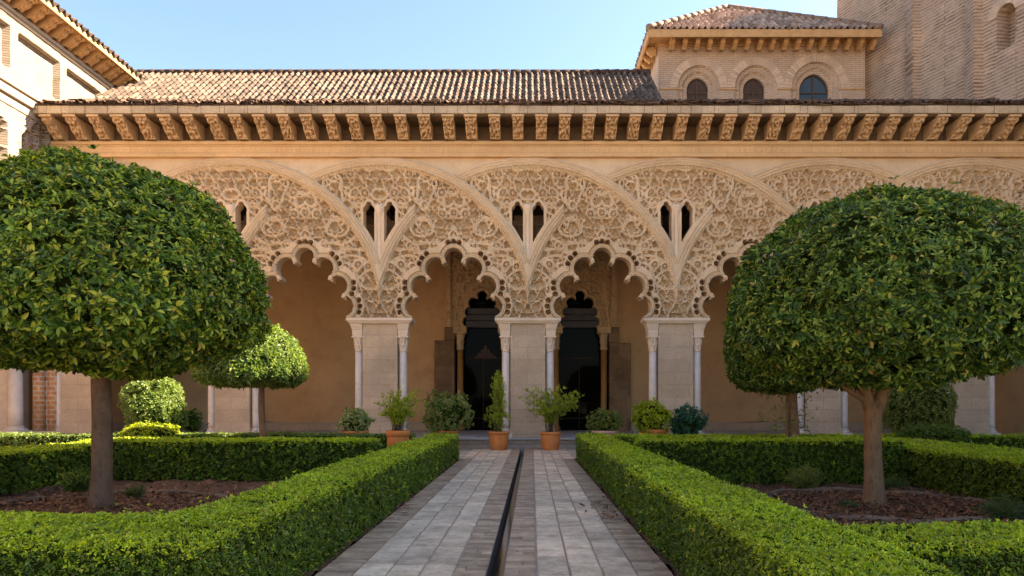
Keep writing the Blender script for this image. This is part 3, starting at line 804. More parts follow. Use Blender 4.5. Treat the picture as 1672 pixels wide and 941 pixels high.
# portal in the back wall: carved panel with two lobed door heads
portal = thing('portal', 'dark carved double doorway with lobed heads in the gallery back wall', 'doorway', (bx(868), YW, FZ))
sp = 1.15
U, V = np.meshgrid(np.arange(730.0, 1006.5, sp), np.arange(412.0, 535.6, sp))
hs = np.full(U.shape, 1e9)
for cxp in (787.5, 947.0):
    u = U-cxp
    for (lx, ly, r) in ((0, 483, 8), (-14, 495, 8.5), (14, 495, 8.5), (-20.5, 510, 8), (20.5, 510, 8), (-24, 526, 8), (24, 526, 8)):
        hs = np.minimum(hs, np.hypot(u-lx, V-ly)-r)
    hs = np.minimum(hs, poly_sd(u, V, [(0, 484), (14, 495), (21, 510), (25, 525), (25, 545), (-25, 545), (-25, 525), (-21, 510), (-14, 495)]))
ht = .10*tracery(U-868, V, 77, 21, 0, 150, 400, 540)
rimq = np.abs(hs-3)
ht = np.where(hs < 6, .05*np.cos(rimq/3*1.4), ht)
fr = np.minimum(np.abs(U-733), np.abs(U-1003))
ht = np.where(fr < 4.5, .16, ht); ht = np.where((fr >= 4.5) & (fr < 6.5), -.08, ht)
B_ = MB(); sdf_panel(B_, U, V, lambda a, c, h: np.stack([bx(a), YW-.12-h, bz(c)], -1), hs, sp, ht, depth=.35)
B_.obj('carved_panel', M['portal'], portal)
B_ = MB()
for (x0, x1, y0, y1, p) in ((711, 743, 557, 706, .30), (727, 744, 535.5, 556.5, .28), (994, 1028, 561, 706, .30), (993, 1010, 535.5, 560.5, .28), (829, 903, 535.5, 706, .2)):
    B_ = MB(); B_.box(bx(x0), bx(x1), YW-p, YW+.35, bz(y1) if y1 < 700 else FZ+.002, bz(y0))
    bevel(B_.obj('stone_jamb', M['darkstone'], portal), .02)
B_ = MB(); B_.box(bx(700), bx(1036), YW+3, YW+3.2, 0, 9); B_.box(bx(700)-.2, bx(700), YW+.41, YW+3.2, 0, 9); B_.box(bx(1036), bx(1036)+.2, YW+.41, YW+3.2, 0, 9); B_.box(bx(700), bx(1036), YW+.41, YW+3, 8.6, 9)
B_.obj('light_stop_room', M['wood'], portal)  # added dark box stops daylight leaking in round the doors
for px in (752, 824, 907.5, 985.5):
    B_ = MB(); r = 5.2/KW; x = bx(px); y = YW-.12
    B_.lathe(x, y, [(r*1.5, FZ+.002), (r*1.5, FZ+.15), (r*1.1, FZ+.2), (r, FZ+.3), (r*.95, bz(572))], 18)
    c_ = B_.obj('portal_column', M['browncol'], portal)
    B_ = MB()
    B_.lathe(x, y, [(r*.98, bz(572)), (r*1.2, bz(570)), (r*1.0, bz(567)), (r*1.25, bz(557)), (r*1.1, bz(555)), (r*1.6, bz(546))], 24, fn=lambda t, r_, z: .012*math.cos(8*t))
    B_.box(x-r*2.0, x+r*2.0, y-r*2, y+.3, bz(546)+.002, bz(535.5))
    B_.obj('capital', M['portal'], c_)
for (x0, x1) in ((757, 820), (912, 981)):
    B_ = MB(); B_.box(bx(x0)-.1, bx(x1)+.1, YW+.30, YW+.34, FZ+.002, bz(470))
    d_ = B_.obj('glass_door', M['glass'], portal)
    B_ = MB(); ym = YW+.27
    B_.box(bx(x0+6), bx(x1-2), ym, YW+.298, bz(586), bz(583.5)); B_.box(bx((x0+x1)/2)-.015, bx((x0+x1)/2)+.015, ym, YW+.298, FZ+.03, bz(586)-.002)
    B_.box(bx(x0+8), bx(x1-8), ym-.02, ym-.002, bz(684), bz(682.5))
    B_.obj('door_bar', M['wood'], d_)
    B_ = MB()
    for (a, c, s_) in ((503, 513, 2), (513.6, 523, 0), (523.6, 535, -1)):
        B_.box(bx(x0+4+s_), bx(x1-4-s_), YW+.05, YW+.28, bz(c), bz(a))
    bevel(B_.obj('lintel', M['grey'], portal), .03)
B_ = MB()  # stepped silhouette of a reflection in the glass, built as dark blocks
for (dx, hgt) in ((0, 20), (-5, 14), (5, 14), (-10, 8), (10, 8), (-15, 4), (15, 4)):
    B_.box(bx(792+dx)-.06, bx(792+dx)+.06, YW+.26, YW+.297, bz(584), bz(584-hgt))
B_.obj('door_reflection_shape', M['frame'], portal)

# left end: column, plain pier and striped brick piers
endp = thing('brick_pier', 'striped red brick pier beside the leftmost column of the gallery', 'pier', (fx(68), YF, FZ))
B_ = MB(); B_.box(fx(44), fx(70), YF+.25, YF+.85, FZ+.24, fz(530)); B_.box(fx(72), fx(94), YF+.32, YF+.85, FZ+.24, fz(530))
for px in (57, 82): B_.lathe(fx(px), YF+.25, [(.20, FZ+.24), (.20, fz(530))], 12)
B_.obj('shaft', M['brickcol'], endp)
B_ = MB(); B_.box(fx(41), fx(96), YF+.02, YF+.9, FZ+.002, FZ+.238); bevel(B_.obj('plinth', M['pier'], endp), .02)
ec = thing('column', 'thick pale marble column on a square plinth at the far left of the gallery', 'column', (fx(29), YF-.1, FZ))
B_ = MB(); x = fx(28.5); y = YF-.1
B_.lathe(x, y, [(.22, FZ+.40), (.225, FZ+.8), (.19, fz(560))], 24); B_.obj('shaft', M['marble'], ec)
B_ = MB(); B_.box(x-.40, x+.40, y-.40, y+.40, FZ+.002, FZ+.26)
B_.lathe(x, y, [(.36, FZ+.26), (.36, FZ+.29), (.28, FZ+.33), (.26, FZ+.36), (.29, FZ+.38), (.24, FZ+.405)], 24); B_.obj('base', M['marble'], ec)
B_ = MB(); B_.lathe(x, y, [(.19, fz(560)), (.24, fz(556)), (.2, fz(552)), (.28, fz(535)), (.32, fz(528))], 24, fn=lambda t, r, z: .015*math.cos(8*t)); B_.box(x-.5, x+.5, y-.4, y+.4, fz(528), fz(519)); B_.obj('capital', M['impost'], ec)
ep = thing('stone_pier', 'smooth grey stone pier at the left edge beyond the thick column', 'pier', (fx(3), YF, FZ))
B_ = MB(); B_.box(fx(-30), fx(15), YF+.1, YF+.9, FZ+.2, fz(525)); B_.obj('shaft', M['marble'], ep)
B_ = MB(); B_.box(fx(-33), fx(18), YF+.05, YF+.95, FZ+.002, FZ+.198); B_.obj('plinth', M['marble'], ep)

# ================================================================== LEFT WING
XW = -15.95
wing = thing('side_wing', 'sunlit pale wing with recessed brick panels and deep bracketed eaves', 'building', (XW, 22, 0))
stp = .08
YY, ZZ = np.meshgrid(np.arange(-6.0, 32.0, stp), np.arange(4.3, 13.62, stp))
hW = np.zeros(YY.shape); facep = np.zeros(YY.shape)
def rectsd(Y, Z, y0, y1, z0, z1): return np.maximum(np.maximum(y0-Y, Y-y1), np.maximum(z0-Z, Z-z1))
for k in range(-12, 5):
    y0 = 21.4+2.25*k
    d = rectsd(YY, ZZ, y0, y0+1.83, 11.75, 13.06); hW = np.where(d < 0, -.20, hW)
    cy_ = y0+.9
    arch = np.minimum(rectsd(YY, ZZ, y0+.1, y0+1.7, 7.2, 9.75), np.minimum(np.hypot(YY-cy_+.45, ZZ-9.75)-.38, np.minimum(np.hypot(YY-cy_-.45, ZZ-9.75)-.38, np.hypot(YY-cy_, ZZ-10.15)-.42)))
    inn = np.abs(np.sin((YY-cy_)*7)*np.cos((ZZ-9)*6)) < .22
    hW = np.where(arch < 0, np.where(inn & (ZZ > 8.6), -.03, -.16), hW)
    hW = np.where((arch > 0) & (arch < .13), .05, hW)
hW = hW + .006*wav(YY, ZZ, 5, 9, 8)
P = np.stack([XW+hW, YY, ZZ], -1)
B_ = MB(); B_.grid(P, smooth=False, flip=False)
B_.box(XW-1.0, XW-.3, -6, 32.0, 4.3, 13.6)
B_.box(XW-1, XW-.02, -6, 32, 4.2, 4.29); B_.box(XW-.9, XW-.02, -6.1, -6.001, 4.3, 13.6)
B_.obj('wall', M['wingwall'], wing)
B_ = MB()
for (z0, z1, p) in ((10.62, 10.9, .04), (10.9, 11.0, .14), (11.0, 11.22, .08), (11.22, 11.32, .16), (13.40, 13.50, .06), (13.5, 13.62, .12)):
    B_.box(XW-.2, XW+p, -6, 32.0, z0, z1)
bevel(B_.obj('moulding', M['wingstone'], wing), .02)
B_ = MB(); B_.box(XW-.5, -15.2, -6, 32, 14.05, 14.12); B_.box(-15.22, -15.15, -6, 32, 14.0, 14.18)
B_.box(XW-.3, XW, -6, 32, 13.622, 14.05)
B_.obj('eaves_board', M['eavewood'], wing)
B_ = MB(); corbel_mesh(.26, .72, .42, B_, 9, .03)
B_.V = [np.stack([XW-v[:, 1], v[:, 0], v[:, 2]+13.625], 1) for v in B_.V]
for k in B_.F: B_.F[k] = [(f[:, ::-1], m, s_) for f, m, s_ in B_.F[k]]
wc = B_.obj('corbel', M['eavewood'], wing)
y = 13.3; o = wc
while y < 32:
    if o is None: o = wc.copy(); COL.objects.link(o); o.parent = wing
    o.location = (0, y, 0); o = None; y += .56
wc.location = (0, 13.3, 0)
for ch in wing.children:
    if ch.name.startswith('corbel'): ch.location = (0, ch.location[1], 0)
B_ = MB(); tile_sheet(B_, (-15.08, -6, 14.17), (0, 1, 0), (-1, 0, .45), 38, 5.0, p=.29, course=.38, amp=.10, seed=8)
B_.obj('roof', M['tile'], wing)
B_ = MB(); B_.box(XW-4, XW-3.6, -6, 32, 0, 4.2); B_.obj('ground_floor_wall', M['plaster'], wing)
B_ = MB(); B_.box(XW-3.6, XW, -6, 32, 4.2, 4.296); B_.obj('passage_ceiling', M['wood'], wing)

# ================================================================== REAR HALL ROOF
hall = thing('rear_hall', 'long hall behind the gallery showing its brown clay tile roof', 'building', (-5, 26, 0))
YS, YR = 24.9, 27.7; ZS = 1.4+.4425*YS; ZR = 1.4+(VY-119.5)/F*YR
XA, XB = -15.9, 4.98
B_ = MB()
sl = math.hypot(YR-YS, ZR-ZS)
tile_sheet(B_, (XA, YS, ZS), (1, 0, 0), (0, YR-YS, ZR-ZS), XB-XA, sl, p=.235, course=.36, amp=.075, seed=12)
tile_sheet(B_, (XA, 2*YR-YS, ZS), (1, 0, 0), (0, YS-YR, ZR-ZS), XB-XA, sl, p=.235, course=.36, amp=.075, seed=13)
rf = B_.obj('roof', M['tile'], hall)
B_ = MB(); x = XA
while x < XB:
    x2 = min(x+.40, XB); B_.tube([(x, YR, ZR+.02+random.uniform(0, .015)), (x2-.015, YR, ZR+.035+random.uniform(0, .015))], [.105, .12], 10); x = x2
B_.obj('ridge_cap', M['oldtile'], rf)
B_ = MB(); B_.prism([(YS+.1, 8.0), (2*YR-YS-.1, 8.0), (2*YR-YS-.1, ZS-.08), (YR, ZR-.12), (YS+.1, ZS-.08)], 'x', XA+.05, XB-.06)
B_.obj('wall', M['pavil'], hall)

# ================================================================== PAVILION
YPV = 28.5; KP = F/YPV
def px_(p): return (p-VX)/KP
def pz_(p): return EYE+(VY-p)/KP
pav = thing('pavilion', 'brick upper pavilion with three arched windows under a hipped tile roof', 'building', (px_(1244), YPV, 0))
sp = 1.5
U, V = np.meshgrid(np.arange(1075.0, 1414.0, sp), np.arange(75.0, 215, sp))
hs = np.full(U.shape, 1e9); sh = np.zeros(U.shape)
WINS = [(1141, 17.5, 143), (1234, 17.5, 143), (1333, 24, 144)]
def ogive(u, v, hw, vs):
    R = hw*1.18
    top = np.maximum(np.hypot(u-(R-hw), v-vs)-R, np.hypot(u+(R-hw), v-vs)-R)
    return np.where(v < vs, top, np.abs(u)-hw)
for (c_, hw, vs) in WINS:
    d = ogive(U-c_, V, hw, vs); hs = np.minimum(hs, d)
hp = np.where(hs < 7.5, -.26, np.where(hs < 16, -.13, 0.0)) + .003*wav(U, V, 3, .5, 8)
B_ = MB(); sdf_panel(B_, U, V, lambda a, c, h: np.stack([px_(a), YPV-h, pz_(c)], -1), hs, sp, hp, depth=.5)
X0, X1, ZT = px_(1075), px_(1413), pz_(75)
B_.box(X0+.002, X0+.4, YPV+.503, YPV+5.5, 10, ZT); B_.box(X0+.4, X1, YPV+5.1, YPV+5.5, 10, ZT); B_.box(X0+.01, X1, YPV+.01, YPV+.49, 10, pz_(214))
B_.obj('wall', M['pavil'], pav)
B_ = MB()
B_.box(X0-.05, X1, YPV-.07, YPV+.0, pz_(76.5), pz_(73.5)); B_.box(X0-.12, X1, YPV-.13, YPV, pz_(73.5)+.001, pz_(71.5)); B_.box(X0-.12, X0-.001, YPV+.001, YPV+5.5, pz_(76.5), pz_(71.5))
for (a, c) in ((1076, 1116), (1174, 1204), (1270, 1300), (1370, 1412)): B_.box(px_(a), px_(c), YPV-.035, YPV-.001, pz_(147), pz_(145))
B_.obj('string_course', M['eavewood'], pav)
for k, (c_, hw, vs) in enumerate(WINS):
    B_ = MB(); ro, ri = hw+29, hw+16.5; nW = 30
    for i in range(nW):
        a0, a1 = PI*(i+.06)/nW, PI*(i+.94)/nW
        pts = [(px_(c_+ri*math.cos(a)) if r_ == 0 else px_(c_+ro*math.cos(a)), pz_(vs-(ri if r_ == 0 else ro)*math.sin(a)*1.06)) for (r_, a) in ((0, a0), (1, a0), (1, a1), (0, a1))]
        B_.prism(pts, 'y', YPV-.016-random.uniform(0, .008), YPV-.001)
    B_.obj('voussoirs', M['vouss'], pav)
    B_ = MB()
    n = 14; poly = []
    for (cc, R) in ((hw*.18, 1), (-hw*.18, -1)): pass
    R = hw*1.18
    amax = math.acos((R-hw)/R)
    for i in range(n+1):
        a = amax*i/n; poly.append((px_(c_-(R-hw)+R*math.cos(a)), pz_(vs-R*math.sin(a))))
    for i in range(n-1, -1, -1):
        a = amax*i/n; poly.append((px_(c_+(R-hw)-R*math.cos(a)), pz_(vs-R*math.sin(a))))
    poly += [(px_(c_-hw), pz_(205)), (px_(c_+hw), pz_(205))]
    B_.prism(poly, 'y', YPV+.40, YPV+.44)
    wo = B_.obj('window', M['paneblue'] if k == 2 else M['panebrown'], pav)
    if k == 2: wo['label'] = 'window glazed in deep blue'
    B_ = MB(); t = 1.1
    for p0, p1 in zip(poly[:-1], poly[1:]):
        pass
    B_.tube([(p[0], YPV+.37, p[1]) for p in poly[:2*n+1]], .05, 6)
    B_.box(px_(c_-t), px_(c_+t), YPV+.35, YPV+.398, pz_(205), pz_(vs-R*.9))
    for yv in (vs+3, ) if k < 2 else (vs+2, vs+16): B_.box(px_(c_-hw), px_(c_+hw), YPV+.352, YPV+.397, pz_(yv+t*.7), pz_(yv-t*.7))
    if k < 2:
        for i in range(-5, 6): B_.box(px_(c_+i*hw/5.5)-.008, px_(c_+i*hw/5.5)+.008, YPV+.375, YPV+.397, pz_(204), pz_(vs-R*.85*math.sqrt(max(.05, 1-(i/5.5)**2))))
        for j in range(12): B_.box(px_(c_-hw*(.95 if j*4+128 > vs-4 else .5)), px_(c_+hw*(.95 if j*4+128 > vs-4 else .5)), YPV+.376, YPV+.396, pz_(133+j*4)-.008, pz_(133+j*4)+.008)
    B_.obj('frame', M['frame'], wo)
YEV = 27.6; KE = F/YEV
ex0, ex1 = (1058-VX)/KE, (1441-VX)/KE; ezt = EYE+(VY-46)/KE
yb = YEV+6.8
B_ = MB()
B_.box(ex0+.06, ex1, YEV+.06, YPV-.001, ezt-.16, ezt-.06); B_.box(ex0+.03, ex1, YEV+.02, YEV+.09, ezt-.34, ezt-.03)
B_.box(ex0+.06, X0-.001, YPV, yb, ezt-.16, ezt-.06); B_.box(ex0+.02, ex0+.09, YEV+.1, yb, ezt-.34, ezt-.03)
B_.box(X0, X1, YPV+.0, YPV+.3, ZT+.002, ezt-.1)
B_.box(X0, X0+.3, YPV+.3, yb-1, ZT+.002, ezt-.1)
B_.obj('eaves_board', M['eavewood'], pav)
B_ = MB(); corbel_mesh(.17, .66, .40, B_, 5, .02, 26, 8); B_.V = [v+np.array([0, YPV-.12, ezt-.58]) for v in B_.V]
c0 = B_.obj('corbel', M['eavewood'], pav)
for i in range(17):
    o = c0 if i == 0 else c0.copy()
    if i: COL.objects.link(o); o.parent = pav
    o.location = (px_(1094+20.2*i)-0, 0, 0)
B_ = MB(); corbel_mesh(.17, .55, .40, B_, 6, .02, 26, 8); B_.V = [np.stack([X0-.05+v[:, 1], v[:, 0], v[:, 2]+ezt-.58], 1) for v in B_.V]
c1 = B_.obj('corbel', M['eavewood'], pav)
for i in range(9):
    o = c1 if i == 0 else c1.copy()
    if i: COL.objects.link(o); o.parent = pav
    o.location = (0, YPV+.3+.55*i, 0)
apx = np.array(at(1187, 13, 31.0))
B_ = MB()
def roof_face(p0, p1, ap, seed):
    p0, p1 = np.array(p0), np.array(p1); U_ = (p1-p0)/np.linalg.norm(p1-p0); L0 = np.linalg.norm(p1-p0)
    t = (ap-p0) @ U_; foot = p0+U_*t; Vd = ap-foot; vl = np.linalg.norm(Vd)
    tile_sheet(B_, p0, U_, Vd, L0, vl, p=.25, course=.36, clip=[(-.05, -.1), (L0+.05, -.1), (t, vl)], amp=.075, seed=seed)
zr = ezt-.02
roof_face((ex0, YEV, zr), (ex1, YEV, zr), apx, 31)
roof_face((ex0, yb, zr), (ex0, YEV, zr), apx, 32)
roof_face((ex1, YEV, zr), (ex1, yb, zr), apx, 33)
p4 = [(ex0+.1, YEV+.1, zr-.05), (ex1-.02, YEV+.1, zr-.05), (ex1-.02, yb-.1, zr-.05), (ex0+.1, yb-.1, zr-.05), tuple(apx-np.array([0, 0, .12]))]
B_.add(p4, [(0, 1, 4), (1, 2, 4), (2, 3, 4), (3, 0, 4)], 0, False, .3)
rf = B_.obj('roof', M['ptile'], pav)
B_ = MB()
for c_ in ((ex0, YEV), (ex1, YEV), (ex0, yb)):
    a = np.array((c_[0], c_[1], zr+.06)); n = 12
    for i in range(n):
        p0 = a+(apx+np.array([0, 0, .06])-a)*i/n; p1 = a+(apx+np.array([0, 0, .06])-a)*(i+.97)/n
        B_.tube([p0, p1], [.12, .10], 8)
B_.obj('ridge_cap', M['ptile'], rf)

# ================================================================== TALL BRICK WALL (right)
tow = thing('brick_tower', 'tall weathered brick church wall with two buttress strips and a small arched niche', 'building', (15, 26, 0))
A_ = np.array((13.76, 30.4)); Bq = np.array((17.0, 22.03)); dW = (Bq-A_); LW = np.linalg.norm(dW); dW /= LW
nW_ = np.array((dW[1], -dW[0]));  nW_ = nW_ if nW_[1] < 0 else -nW_
def tw(s_, out=0.0): p = A_+dW*s_+nW_*out; return p
def s_at(px):
    a = (px-VX)/F
    return (a*A_[1]-A_[0])/(dW[0]-a*dW[1])
SN0, SN1 = s_at(1629), s_at(1657); YN = tw((SN0+SN1)/2)[1]
ZN1, ZN0 = EYE+(VY-8)*YN/F, EYE+(VY-78)*YN/F
stp = .09
S_, Zg = np.meshgrid(np.arange(-.0, LW+.01, stp), np.arange(8.0, 22.0, stp))
hw = (SN1-SN0)/2; sc_ = (SN0+SN1)/2
nd = np.maximum(np.abs(S_-sc_)-hw, ZN0-Zg); nd = np.where(Zg > ZN1-hw, np.hypot(S_-sc_, Zg-(ZN1-hw))-hw, nd)
hT = np.where(nd < 0, -.55, 0) + .012*wav(S_, Zg, 3, 6, 9)
Xw, Yw = A_[0]+dW[0]*S_+nW_[0]*hT, A_[1]+dW[1]*S_+nW_[1]*hT
n_ = NT('dummy'); bpy.data.materials.remove(n_.m)
B_ = MB(); 
# local frame: x along wall so the brick courses run with it
Pl = np.stack([S_, -hT, Zg], -1)
B_.grid(Pl, smooth=False)
ang = math.atan2(dW[1], dW[0])
B_.box(0, LW, .6, 8, 8.0, 21.9)  # unseen body behind the wall, deepened to stop a sun streak
wl = B_.obj('wall', M['tower']); wl.parent = tow
wl.location = (A_[0]-15, A_[1]-26, 0); wl.rotation_euler = (0, 0, ang)
for px, w2 in ((1494, .26), (1594, .26)):
    p = tw(s_at(px)); B_ = MB(); B_.box(p[0]-w2/2-.1, p[0]+w2/2, p[1]-.22, p[1]+.3, 8, 22)
    B_.obj('buttress_strip', M['tower'], tow)
B_ = MB()
for i in range(16):
    a0, a1 = PI*(i+.05)/16, PI*(i+.95)/16
    pts = [(sc_+r_*math.cos(a), ZN1-hw+r_*math.sin(a)) for r_, a in ((hw+.02, a0), (hw+.34, a0), (hw+.34, a1), (hw+.02, a1))]
    B_.prism(pts, 'y', -.05, .01)
vs_ = B_.obj('voussoirs', M['vouss']); vs_.parent = tow; vs_.location = wl.location; vs_.rotation_euler = wl.rotation_euler

# unseen east range, its blocks and heights shaped to shade the garden
east = thing('east_shade_range', 'unseen tall brick range shaped to shade the court', 'building', (17, 10, 0))
B_ = MB(); B_.box(17.0, 24, 17.5, 22.0, -.4, 20.0); B_.box(18.2, 24, 22.0, 25.5, -.4, 19.9); B_.box(17.02, 24, 3.5, 17.5, -.4, 24.0)  # rear block added to keep a sun streak off the path
B_.obj('wall', mat_brick('shade_range_brick', 'yz', .30, .085, .014, (.44, .30, .20), (.50, .35, .25), (.36, .25, .17), var=.2), east)  # body of the unseen range that shades the court

# ================================================================== PLANTS
def unit(v): return v/(np.linalg.norm(v, axis=-1, keepdims=True)+1e-9)
def leaves(B, P, D, N, Ln, Wd, mat=0, fold=.25, droop=.15, detail=False):
    D = unit(D); S = unit(np.cross(D, N)); N2 = np.cross(S, D)
    L_ = np.asarray(Ln)[:, None]; W_ = np.asarray(Wd)[:, None]; n = len(P)
    if not detail:
        v = np.stack([P, P+D*L_*.48+S*W_*.5+N2*W_*fold, P+D*L_-N2*L_*droop, P+D*L_*.48-S*W_*.5+N2*W_*fold], 1)
        i = np.arange(n)[:, None]*4
        f = np.concatenate([i+np.array([0, 1, 2]), i+np.array([0, 2, 3])])
    else:
        m1 = P+D*L_*.36; m2 = P+D*L_*.70-N2*L_*droop*.45
        v = np.stack([P, m1+S*W_*.46+N2*W_*fold, m2+S*W_*.40+N2*W_*fold*.9, P+D*L_-N2*L_*droop, m2-S*W_*.40+N2*W_*fold*.9, m1-S*W_*.46+N2*W_*fold, m1, m2], 1)
        i = np.arange(n)[:, None]*8
        f3 = np.concatenate([i+np.array(t) for t in ((0, 1, 6), (0, 6, 5), (7, 2, 3), (7, 3, 4))])
        f4 = np.concatenate([i+np.array(t) for t in ((6, 1, 2, 7), (6, 7, 4, 5))])
        base = B.n; B.add(v.reshape(-1, 3), f3, mat); B.faces(f4, mat, False, base); return
    B.add(v.reshape(-1, 3), f, mat)
def whorls(C, A, k, Ln, Wd, spread=(35, 80), seed=0):
    r = np.random.default_rng(seed); n = len(C); A = unit(A)
    t = unit(np.cross(A, r.normal(size=(n, 3)))); s_ = np.cross(A, t)
    ph = r.uniform(0, 6.28, n)[:, None]+np.arange(k)[None]*(2*PI/k)+r.normal(0, .3, (n, k))
    an = np.radians(r.uniform(spread[0], spread[1], (n, k)))
    D = np.cos(an)[..., None]*A[:, None]+np.sin(an)[..., None]*(np.cos(ph)[..., None]*t[:, None]+np.sin(ph)[..., None]*s_[:, None])
    N = A[:, None]*1.0 + r.normal(0, .25, (n, k, 3))
    P = C[:, None]+D*.008
    Lk = np.asarray(Ln).reshape(-1, 1)*r.uniform(.55, 1.25, (n, k))*r.uniform(.8, 1.2, (n, 1))
    return P.reshape(-1, 3), D.reshape(-1, 3), N.reshape(-1, 3), Lk.ravel(), (Lk*Wd*r.uniform(.85, 1.15, (n, k))).ravel()

def hedge(name, label, x0, x1, y0, y1, z1=.67, mat='box', seed=0, dens=1.0, round_=.03, group='clipped box hedges round the beds', z0=0.0, ls=.0245):
    z1 = z1-.035; r = np.random.default_rng(seed); B = MB(); cx, cy = (x0+x1)/2, (y0+y1)/2
    def bulge(P, N):
        return P + N*(.014*wav3(P, seed+3, 2.6)+.008*wav3(P, seed+4, 9))[:, None]
    faces = [((x0, y0, z1), (x1-x0, 0, 0), (0, y1-y0, 0), (0, 0, 1)), ((x0, y0, z0), (x1-x0, 0, 0), (0, 0, z1-z0), (0, -1, 0)), ((x0, y1, z0), (x1-x0, 0, 0), (0, 0, z1-z0), (0, 1, 0)),
             ((x0, y0, z0), (0, y1-y0, 0), (0, 0, z1-z0), (-1, 0, 0)), ((x1, y0, z0), (0, y1-y0, 0), (0, 0, z1-z0), (1, 0, 0))]
    c = .036
    nx, ny, nz = max(3, int((x1-x0)/.14)), max(3, int((y1-y0)/.14)), 6
    def core(O, A, Bv, N, na, nb):
        O, A, Bv, N = map(lambda q: np.array(q, float), (O, A, Bv, N))
        a, b_ = np.meshgrid(np.linspace(0, 1, na), np.linspace(0, 1, nb))
        P = O+a[..., None]*A+b_[..., None]*Bv
        cc = np.array([cx, cy, z1/2]); sc3 = 1-2*c/np.array([x1-x0, y1-y0, 2*z1]); P = cc+(P-cc)*sc3
        P[..., 2] = np.maximum(P[..., 2], -.05)
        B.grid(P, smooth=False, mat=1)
    for (O, A, Bv, N) in faces:
        la, lb = np.linalg.norm(A), np.linalg.norm(Bv)
        core(O, A, Bv, N, max(3, int(la/.15)), max(3, int(lb/.15)))
        N = np.array(N, float); A = np.array(A, float); Bv = np.array(Bv, float); O = np.array(O, float)
        hidden = .25 if N[1] > 0 else 1.0
        # sprigs, finer near the camera
        cells = max(1, int(max(la, lb)/1.0)); long_a = la >= lb
        for i in range(cells):
            u0, u1 = i/cells, (i+1)/cells
            um = (u0+u1)/2; mid = O+(A*um+Bv*.5 if long_a else A*.5+Bv*um)
            dist = max(3.2, math.hypot(mid[0]*.8, mid[1]))
            s_ = ls*(dist/5.0)**.62
            n = int(la*lb/cells*dens*hidden*1.9/(s_*s_*.55*5)*1.35)
            ua = r.uniform(u0, u1, n); ub = r.uniform(0, 1, n)
            a, b_ = (ua, ub) if long_a else (ub, ua)
            P = O+a[:, None]*A+b_[:, None]*Bv
            # round the edges
            e = np.minimum(np.minimum(a, 1-a)*la, np.where(N[2] > .5, np.minimum(b_, 1-b_)*lb, (1-b_)*lb))
            P = P - N*(round_*np.exp(-e/.05))[:, None]
            P = bulge(P, N) - N*r.uniform(-.008, .035, n)[:, None]
            Ax = N*1.0 + r.normal(0, .45, (n, 3)) + np.array([0, 0, .45])
            long_sh = r.random(n) < .008
            P = P + Ax*(long_sh*.035)[:, None]
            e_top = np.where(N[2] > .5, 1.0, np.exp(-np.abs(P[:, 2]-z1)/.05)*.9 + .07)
            lit_sel = r.random(n) < np.minimum(e_top, .93)  # tops take the lit leaf colour, sides mostly the darker one
            for sel, mt in ((lit_sel, 2), (~lit_sel, 0)):
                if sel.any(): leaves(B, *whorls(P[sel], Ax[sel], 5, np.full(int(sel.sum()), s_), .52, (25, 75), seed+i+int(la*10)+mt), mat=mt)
    o = B.obj(name, [M[mat], M['core'], M['lit_top' if mat == 'box' else mat]], origin=(cx, cy, 0))
    return tag(o, label, 'hedge', group)

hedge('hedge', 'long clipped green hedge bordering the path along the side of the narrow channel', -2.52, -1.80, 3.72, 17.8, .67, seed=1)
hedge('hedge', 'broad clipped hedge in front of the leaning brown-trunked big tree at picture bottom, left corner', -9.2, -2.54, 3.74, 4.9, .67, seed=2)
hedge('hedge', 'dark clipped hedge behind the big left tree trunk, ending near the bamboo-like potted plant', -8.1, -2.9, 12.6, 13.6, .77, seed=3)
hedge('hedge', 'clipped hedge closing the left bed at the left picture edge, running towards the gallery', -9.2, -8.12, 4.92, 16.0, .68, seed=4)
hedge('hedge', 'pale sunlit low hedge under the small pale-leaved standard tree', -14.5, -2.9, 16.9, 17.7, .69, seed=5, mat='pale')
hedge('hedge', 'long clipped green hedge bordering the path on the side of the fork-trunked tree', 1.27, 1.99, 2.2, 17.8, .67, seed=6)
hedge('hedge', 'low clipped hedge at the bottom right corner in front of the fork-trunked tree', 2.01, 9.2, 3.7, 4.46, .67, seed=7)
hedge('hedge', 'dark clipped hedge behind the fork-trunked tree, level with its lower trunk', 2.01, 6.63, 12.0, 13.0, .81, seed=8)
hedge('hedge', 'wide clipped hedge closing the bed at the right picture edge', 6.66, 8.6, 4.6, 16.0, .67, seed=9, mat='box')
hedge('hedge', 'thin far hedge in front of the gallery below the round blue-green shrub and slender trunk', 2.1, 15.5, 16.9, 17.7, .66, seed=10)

def dome_pts(n, R, Ht, Hb, seed, et=2.15, eb=3.6):
    """points and normals on a topiary dome: equator radius R, top Ht, flat-ish bottom Hb"""
    r = np.random.default_rng(seed)
    ph = np.linspace(-PI/2, PI/2, 400); c, s_ = np.cos(ph), np.sin(ph)
    e = np.where(ph > 0, et, eb)
    q = (np.abs(c)**e+np.abs(s_)**e)**(-1/e)
    rr = R*c*q; zz = np.where(ph > 0, Ht, Hb)*s_*q
    ds = np.hypot(np.gradient(rr), np.gradient(zz)); wgt = np.cumsum(ds*(rr+.02)); wgt /= wgt[-1]
    i = np.interp(r.random(n), wgt, np.arange(400)); th = r.uniform(0, 2*PI, n)
    pr, pz = np.interp(i, np.arange(400), rr), np.interp(i, np.arange(400), zz)
    nr, nz = np.gradient(zz), -np.gradient(rr)
    nr, nz = np.interp(i, np.arange(400), nr), np.interp(i, np.arange(400), nz)
    P = np.stack([pr*np.cos(th), pr*np.sin(th), pz], 1); N = unit(np.stack([nr*np.cos(th), nr*np.sin(th), nz], 1))
    return P, N
